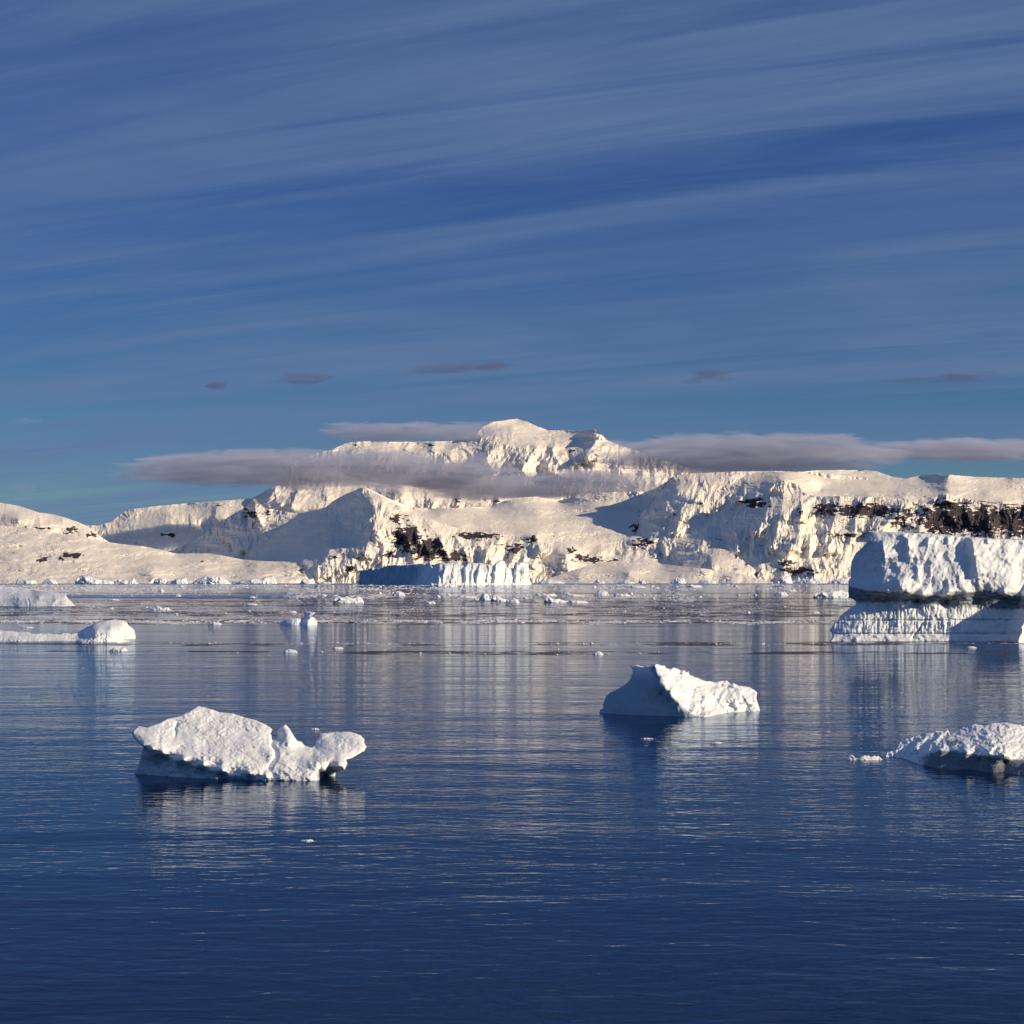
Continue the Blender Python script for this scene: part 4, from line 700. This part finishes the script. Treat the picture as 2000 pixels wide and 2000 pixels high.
MB_ = [  # floes and growlers between the far bergs and the near ones
    (842, 893, 1137.5, 1146.5, 'rag', 'jumbled floe in front of the tabular iceberg centre'),
    (704, 731, 1135.5, 1141.3, 'flat', 'small white floe at the foot of the shaded tabular face'),
    (650, 711, 1163.5, 1178, 'block', 'boxy white ice floe with a dark left end, left of centre'),
    (765, 792, 1154, 1164, 'dome', 'small round white floe left of the central floe cluster'),
    (828, 851, 1171, 1179, 'rag', 'short toothed floe in the middle of the bay'),
    (888, 932, 1160, 1168, 'flat', 'low white floe at the left end of the central cluster'),
    (936, 957, 1158, 1172, 'dome', 'knobbly grey white floe in the central cluster'),
    (958, 992, 1160, 1175, 'left', 'floe with a dark left side in the central cluster'),
    (986, 1015, 1166, 1178, 'rag', 'white two humped floe at the front of the central cluster'),
    (1040, 1088, 1158, 1164, 'rag', 'thin broken floe behind the central cluster'),
    (1062, 1110, 1163, 1177, 'left', 'dark cornered floe right of the central cluster'),
    (1105, 1150, 1170, 1178, 'flat', 'flat tail of floe ice right of the dark cornered floe'),
    (1098, 1140, 1156, 1165, 'left', 'bluish floe pointing up at its right, farther out'),
    (1160, 1190, 1153, 1163, 'dome', 'rounded white floe right of the bluish one'),
    (1196, 1232, 1156, 1164.5, 'flat', 'low grey white floe farthest right of the scattered group'),
    (1225, 1262, 1142, 1147.5, 'flat', 'thin distant floe near the far shore right of centre'),
    (1512, 1540, 1152, 1163, 'rag', 'small peaked floe left of the pale flat floe'),
    (1588, 1664, 1152, 1168, 'block', 'long pale flat floe with dark left end beside the huge iceberg'),
    (1341, 1372, 1140, 1147, 'flat', 'thin white floe on the dark far water right of centre'),
    (1530, 1556, 1149, 1154.5, 'flat', 'tiny pale floe above the small peaked floe'),
    (286, 336, 1181.5, 1191.6, 'rag', 'toothed white floe between the left icebergs and the centre'),
    (206, 234, 1168.5, 1172.5, 'flat', 'thin white floe right of the sloping left iceberg'),
    (308, 321, 1150, 1155.5, 'dome', 'tiny white floe far out left of centre'),
    (340, 354, 1160.5, 1165, 'block', 'tiny square floe far out left of centre'),
    (478, 504, 1176, 1181.5, 'flat', 'small flat floe right of the toothed white floe'),
    (486, 500, 1164, 1168, 'dome', 'faint small floe above the small flat one'),
    (405, 434, 1212.5, 1219.6, 'rag', 'lumpy floe in the slush line right of the domed iceberg'),
    (552, 581, 1267.5, 1275, 'dome', 'lone white growler below the spired floe'),
    (211, 250, 1262, 1271.5, 'rag', 'ragged sunlit growler just below the domed iceberg'),
    (1157, 1179, 1272, 1279, 'dome', 'white growler alone above the wedge shaped iceberg'),
    (648, 672, 1262, 1267, 'flat', 'dark rimmed flat growler left of centre'),
    (560, 580, 1192, 1197, 'rag', 'small broken floe behind the spired floe'),
    (1583, 1602, 1193, 1197.5, 'flat', 'thin white floe left of the huge iceberg skirt'),
    (38, 66, 1222, 1225.8, 'flat', 'thin floe behind the tail of the domed iceberg'),
    (1384, 1412, 1447, 1452, 'flat', 'small grey growler in the reflection of the wedge shaped iceberg'),
    (1250, 1280, 1440.5, 1443, 'flat', 'dark flat growler in front of the wedge shaped iceberg'),
    (606, 624, 1420.5, 1425, 'flat', 'small flat growler behind the lobed end of the tilted iceberg'),
    (586, 614, 1637, 1643.5, 'flat', 'flat grey growler below the tilted iceberg near the bottom'),
    (1648, 1726, 1473.5, 1485, 'rag', 'low white growler off the left tip of the rugged corner iceberg'),
    (1886, 1908, 1261, 1265.5, 'flat', 'tiny growler in the shaded water by the huge iceberg'),
]
for i, (x0, x1, yt, yb, k, lb) in enumerate(MB_):
    D = float(waterY(np.array(yb)))
    small_berg(x0, x1, yt, yb, k, lb, mat=M_ICE_FAR if D > 2500 else (M_ICE_MID if D > 250 else M_BRASH), seed=200+i, dark=-1.5 if 'dark' in lb else 0.0, name='ice_floe', cat='ice floe')

# spired floe left of centre
b8 = [(545, 1219), (549, 1214), (556, 1210.5), (566, 1208), (578, 1207), (588, 1207.5), (595, 1206), (594, 1198), (597, 1194), (605, 1194.5), (617, 1196), (611, 1201), (606, 1203), (614, 1206), (619, 1212), (621, 1221), (619, 1226), (545, 1225)]
ct8 = [(545, 1220, 474), (600, 1221.5, 463), (575, 1221, 466), (621, 1221, 472), (548, 1213, 481), (570, 1208, 475), (597, 1207, 478), (597, 1195, 480), (612, 1196, 478), (606, 1203, 474), (592, 1215, 474), (600, 1212, 468), (560, 1215, 472), (615, 1210, 474), (575, 1226, 465), (619, 1226, 471), (580, 1213, 471)]
B8 = berg('iceberg', M_ICE_MID, b8, ct8, 6, step=0.8, jit=0.5, seed=61, amp=(0.8, 0.7, 0.3), fr=(14, 5, 2), rnd=2, rnd_amp=.8)
setup_origin(B8); tag(B8, 'small two lobed iceberg with an upright hooked spire, left of centre', 'iceberg')

# ------------------------------------------------------------------ loose brash: the larger bits one by one, the crumbs as one mass
def chunk_mesh(seed):
    import bmesh
    bm = bmesh.new(); bmesh.ops.create_icosphere(bm, subdivisions=3, radius=1.0)
    co = np.array([v.co[:] for v in bm.verts])
    n = fbm(co[:, 0]*1.3+seed*3.1, co[:, 1]*1.3+co[:, 2]*1.7, 4, seed, 0.6)+0.6*fbm(co[:, 1]*2.1, co[:, 2]*2.1+co[:, 0], 3, seed+5, 0.6)
    co = co*(1+0.75*n)[:, None]; co[:, 2] = np.where(co[:, 2] < 0, co[:, 2]*0.25, co[:, 2])
    for v, c in zip(bm.verts, co): v.co = c
    me = bpy.data.meshes.new('ice_chunk'); bm.to_mesh(me); bm.free(); me.materials.append(M_BRASH)
    a = me.attributes.new('blue', 'FLOAT', 'POINT')
    me.polygons.foreach_set('use_smooth', [s % 3 == 0 for s in [seed]*len(me.polygons)]); return me
CH = [chunk_mesh(s) for s in range(300, 309)]
rs = np.random.RandomState(4)
BANDS = [ # waterline row, spread, x range, count, size px, group, label
    (1214, 3.0, (270, 1640), 70, (3, 9), 'ice chunks in the white slush line across the bay', 'white ice chunk in the long slush line'),
    (1257, 1.6, (300, 1700), 46, (3, 9), 'ice chunks along the thin dark line of slush', 'white ice chunk on the thin dark slush line'),
    (1273, 6, (400, 1300), 20, (3, 9), 'stray ice chunks in front of the slush line', 'stray ice chunk nearer than the thin slush line'),
    (1165, 7, (600, 1500), 60, (4, 13), 'ice chunks strewn around the central floes', 'ice chunk in the row of far floes'),
    (1148, 4, (40, 1640), 46, (4, 12), 'distant ice chunks before the far shore', 'tiny distant ice chunk near the far shore'),
    (1192, 9, (60, 1560), 34, (3, 9), 'ice chunks on the brown slush', 'ice chunk lying on the brown slush'),
]
cid = 0
for (py0, sp, (xa, xb), n, (sa, sb), grp, lb) in BANDS:
    for k in range(n):
        py = py0+rs.uniform(-sp, sp); px = rs.uniform(xa, xb)
        if 1610 < px and py < 1256: continue
        D = float(waterY(np.array(py))); s = rs.uniform(0, 1)**2*(sb-sa)+sa; wm = s*D/F/2/1.15
        o = bpy.data.objects.new('ice_chunk', CH[cid % len(CH)]); cid += 1
        SC.collection.objects.link(o); o.location = ((px-1000)/F*D, D, -0.02*wm)
        o.scale = (wm, wm*rs.uniform(0.7, 1.3), wm*rs.uniform(0.25, 0.8)); o.rotation_euler = (0, 0, rs.uniform(-0.5, 0.5)+(math.pi if rs.rand() < .5 else 0))
        sec = 'left' if px < 560 else ('centre' if px < 1120 else 'right')
        wh = {'left': 'left of the spired iceberg', 'centre': 'in the middle of the bay', 'right': 'in the right part of the bay'}[sec]
        tag(o, lb+', '+wh, 'ice chunk', grp+', '+wh)

def crumbs(name, label, spec, seed):
    rs = np.random.RandomState(seed); Vs = []; Fs = []
    base = np.array([(1, 0, 0), (0, 1, 0), (-1, 0, 0), (0, -1, 0), (0.1, 0.1, 1), (0, 0, -0.3)], float)
    tri = np.array([(0, 1, 4), (1, 2, 4), (2, 3, 4), (3, 0, 4), (1, 0, 5), (2, 1, 5), (3, 2, 5), (0, 3, 5)])
    tot = 0
    for (py0, sp, xa, xb, n, sa, sb, clump) in spec:
        px = rs.uniform(xa, xb, n*4)
        wob = sp*1.6*perlin(px/140, px*0+py0, seed)
        py = py0+wob+rs.normal(0, 1, n*4)*sp*(0.5+0.8*np.abs(perlin(px/60, px*0+py0*1.7, seed+2)))
        keep = perlin(px/70, px*0+py0*.3, seed+3)+0.6*perlin(px/17, py/3, seed+4) > rs.uniform(-1, 1, n*4)*(1-clump)+clump*0.15
        px = px[keep][:n]; py = np.maximum(py[keep][:n], HY+3.5)
        D = waterY(py); s = (rs.uniform(0, 1, len(px))**2.5*(sb-sa)+sa)*D/F/2
        m = len(px); B = np.repeat(base[None], m, 0)*(1+rs.uniform(-.35, .35, (m, 6, 3)))
        an = rs.uniform(0, 6.28, m); ca, sn = np.cos(an)[:, None], np.sin(an)[:, None]
        X = B[..., 0]*ca-B[..., 1]*sn; Yy = B[..., 0]*sn+B[..., 1]*ca
        B = np.stack([X*s[:, None]*rs.uniform(.8, 1.8, (m, 1)), Yy*s[:, None], B[..., 2]*s[:, None]*rs.uniform(.12, .5, (m, 1))], -1)
        B += np.stack([(px-1000)/F*D, D, D*0], -1)[:, None]
        Vs.append(B.reshape(-1, 3)); Fs.append((np.arange(m)[:, None, None]*6+tri[None]).reshape(-1, 3)+tot); tot += m*6
    o = mesh_obj(name, np.concatenate(Vs), np.concatenate(Fs), M_BRASH, {'blue': np.zeros(tot)}, False)
    return tag(o, label, kind='stuff')
crumbs('brash_ice', 'fine crumbs of brash ice drifting in lanes across the bay', [
    (1214, 2.4, -60, 1660, 9500, 0.9, 5.5, 0.2), (1205, 4.0, -60, 700, 4000, 0.8, 3, 0.5), (1257, 0.9, 250, 2050, 1300, 0.8, 3.5, 0.6), (1262, 1.2, 600, 1400, 500, 0.8, 3.0, 0.6),
    (1275, 5.0, 300, 1500, 350, 0.8, 2.6, 0.7), (1166, 5.0, 500, 1400, 5000, 1.0, 5, 0.5), (1150, 3.0, -60, 1640, 5000, 1.0, 6, 0.4), (1158, 4.0, -60, 1640, 4000, 1.0, 5, 0.5),
    (1143, 1.2, -60, 1640, 2600, 1.0, 6, 0.4), (1196, 6.0, -60, 1620, 5000, 0.7, 3.4, 0.3), (1190, 6.0, -60, 1560, 7000, 0.7, 3.2, 0.4), (1178, 4.0, 100, 1560, 4000, 0.7, 3.5, 0.5), (1300, 10, -60, 2050, 160, 0.7, 2.5, 0.7), (1420, 30, -60, 2050, 90, 0.6, 2.2, 0.7)], 8)

# ------------------------------------------------------------------ low clouds (volumes)
def cloud_mat(name, dens, k=1.0, base=0.0, col=(0.90, 0.90, 0.96)):
    m, t = new_mat(name)
    oc = t.n('ShaderNodeTexCoord').outputs['Object']
    P = t.n('ShaderNodeNewGeometry').outputs['Position']
    x, y, z = t.xyz(oc)
    lo = t.noise(t.mapping(P, scale=(1/1300, 1/1300, 0)), 1.0, 3, 0.6)
    n = t.noise(t.mapping(P, rot=(0, math.radians(2), 0), scale=(1/560, 1/560, 1/85)), 1.0, 7, 0.66, 0.8)
    zz = t.m('ADD', z, t.m('MULTIPLY', t.m('SUBTRACT', lo, 0.5), 0.9))
    # flat base, ragged top
    zc = t.m('MAXIMUM', t.m('MULTIPLY', zz, 1.15), t.m('MULTIPLY', z, -1.25))
    x2 = t.m('POWER', t.m('ABSOLUTE', x), 2.6)
    r = t.m('ADD', t.m('ADD', x2, t.m('MULTIPLY', y, y)), t.m('POWER', t.m('MAXIMUM', zc, 0.0), 2.0))
    f = t.m('ADD', t.m('SUBTRACT', 0.62+base, r), t.m('MULTIPLY', t.m('SUBTRACT', n, 0.5), 2.2*k))
    f = t.smooth(f, 0.0, 0.6)
    # nothing reaches the faces of the closed mesh that holds the vapour
    b = t.m('MINIMUM', t.smooth(t.m('ABSOLUTE', z), 1.0, 0.8), t.smooth(t.m('ABSOLUTE', x), 1.0, 0.85))
    f = t.m('MULTIPLY', f, b)
    vs = t.n('ShaderNodeVolumePrincipled', None, Color=(*col, 1), Density=t.m('MULTIPLY', f, dens), Anisotropy=0.1)
    t.t.links.new(vs.outputs[0], t.n('ShaderNodeOutputMaterial').inputs['Volume'])
    return m
CM = cloud_mat('cloud_bank_volume', 0.0044, 1.5, 0.42, (0.68, 0.73, 0.93))
CT_ = cloud_mat('thin_cloud_volume', 0.0045, 1.5, 0.0, (0.22, 0.24, 0.42))
CS = cloud_mat('veil_cloud_volume', 0.0012, 1.1, 0.0, (0.70, 0.71, 0.85))
def cloud(x0, x1, y0, y1, Yk, depth, label, mat=None, tilt=0.0):
    import bmesh
    bm = bmesh.new(); bmesh.ops.create_cube(bm, size=2.0)
    bmesh.ops.bevel(bm, geom=bm.edges[:], offset=0.12, segments=3, affect='EDGES')
    me = bpy.data.meshes.new('cloud'); bm.to_mesh(me); bm.free(); me.materials.append(mat or CM)
    o = bpy.data.objects.new('cloud', me); SC.collection.objects.link(o)
    Y = Yk*1000.0; o.location = (((x0+x1)/2-1000)/F*Y, Y, H+(HY-(y0+y1)/2)/F*Y)
    o.scale = ((x1-x0)/2/F*Y, depth/2, (y1-y0)/2/F*Y); o.rotation_euler = (0, math.radians(tilt), 0)
    tag(o, label, 'cloud'); return o
cloud(200, 1040, 868, 966, 14.6, 900, 'long grey lavender cloud bank over the left ridges')
cloud(780, 1310, 915, 985, 14.6, 800, 'low grey cloud lying on the glacier below the summit')
cloud(1140, 1790, 836, 938, 14.8, 900, 'broad dark cloud bank capping the range right of the summit')
cloud(1030, 1420, 898, 950, 14.3, 700, 'soft mist joining the middle cloud to the broad one right of the summit', CS)
cloud(1660, 2080, 852, 908, 15.0, 700, 'flat grey cloud at the right edge above the plateau')
cloud(610, 1010, 820, 868, 19.2, 500, 'thin dark cloud crossing just left of the summit dome')
cloud(930, 1200, 838, 862, 19.4, 400, 'wispy cloud veil across the summit face', CS)
cloud(395, 450, 738, 768, 16, 300, 'small faint dark cloud wisp, leftmost of the row high over the ridge', CT_)
cloud(510, 668, 722, 756, 16, 300, 'dark streak shaped cloud wisp above the left cloud bank', CT_, -4)
cloud(765, 1055, 698, 734, 16, 300, 'long thin dark cloud wisp above the summit', CT_, -2)
cloud(1310, 1460, 716, 762, 16, 300, 'dark cloud wisp pair right of the summit', CT_, -3)
cloud(1670, 1990, 724, 754, 16, 300, 'long dark cloud streak near the right edge', CT_, -2)
cloud(10, 95, 812, 832, 18, 300, 'small pinkish cloud at the left edge', CS)
cloud(0, 80, 935, 970, 18, 300, 'faint pink cloud low at the left edge above the hill', CS)
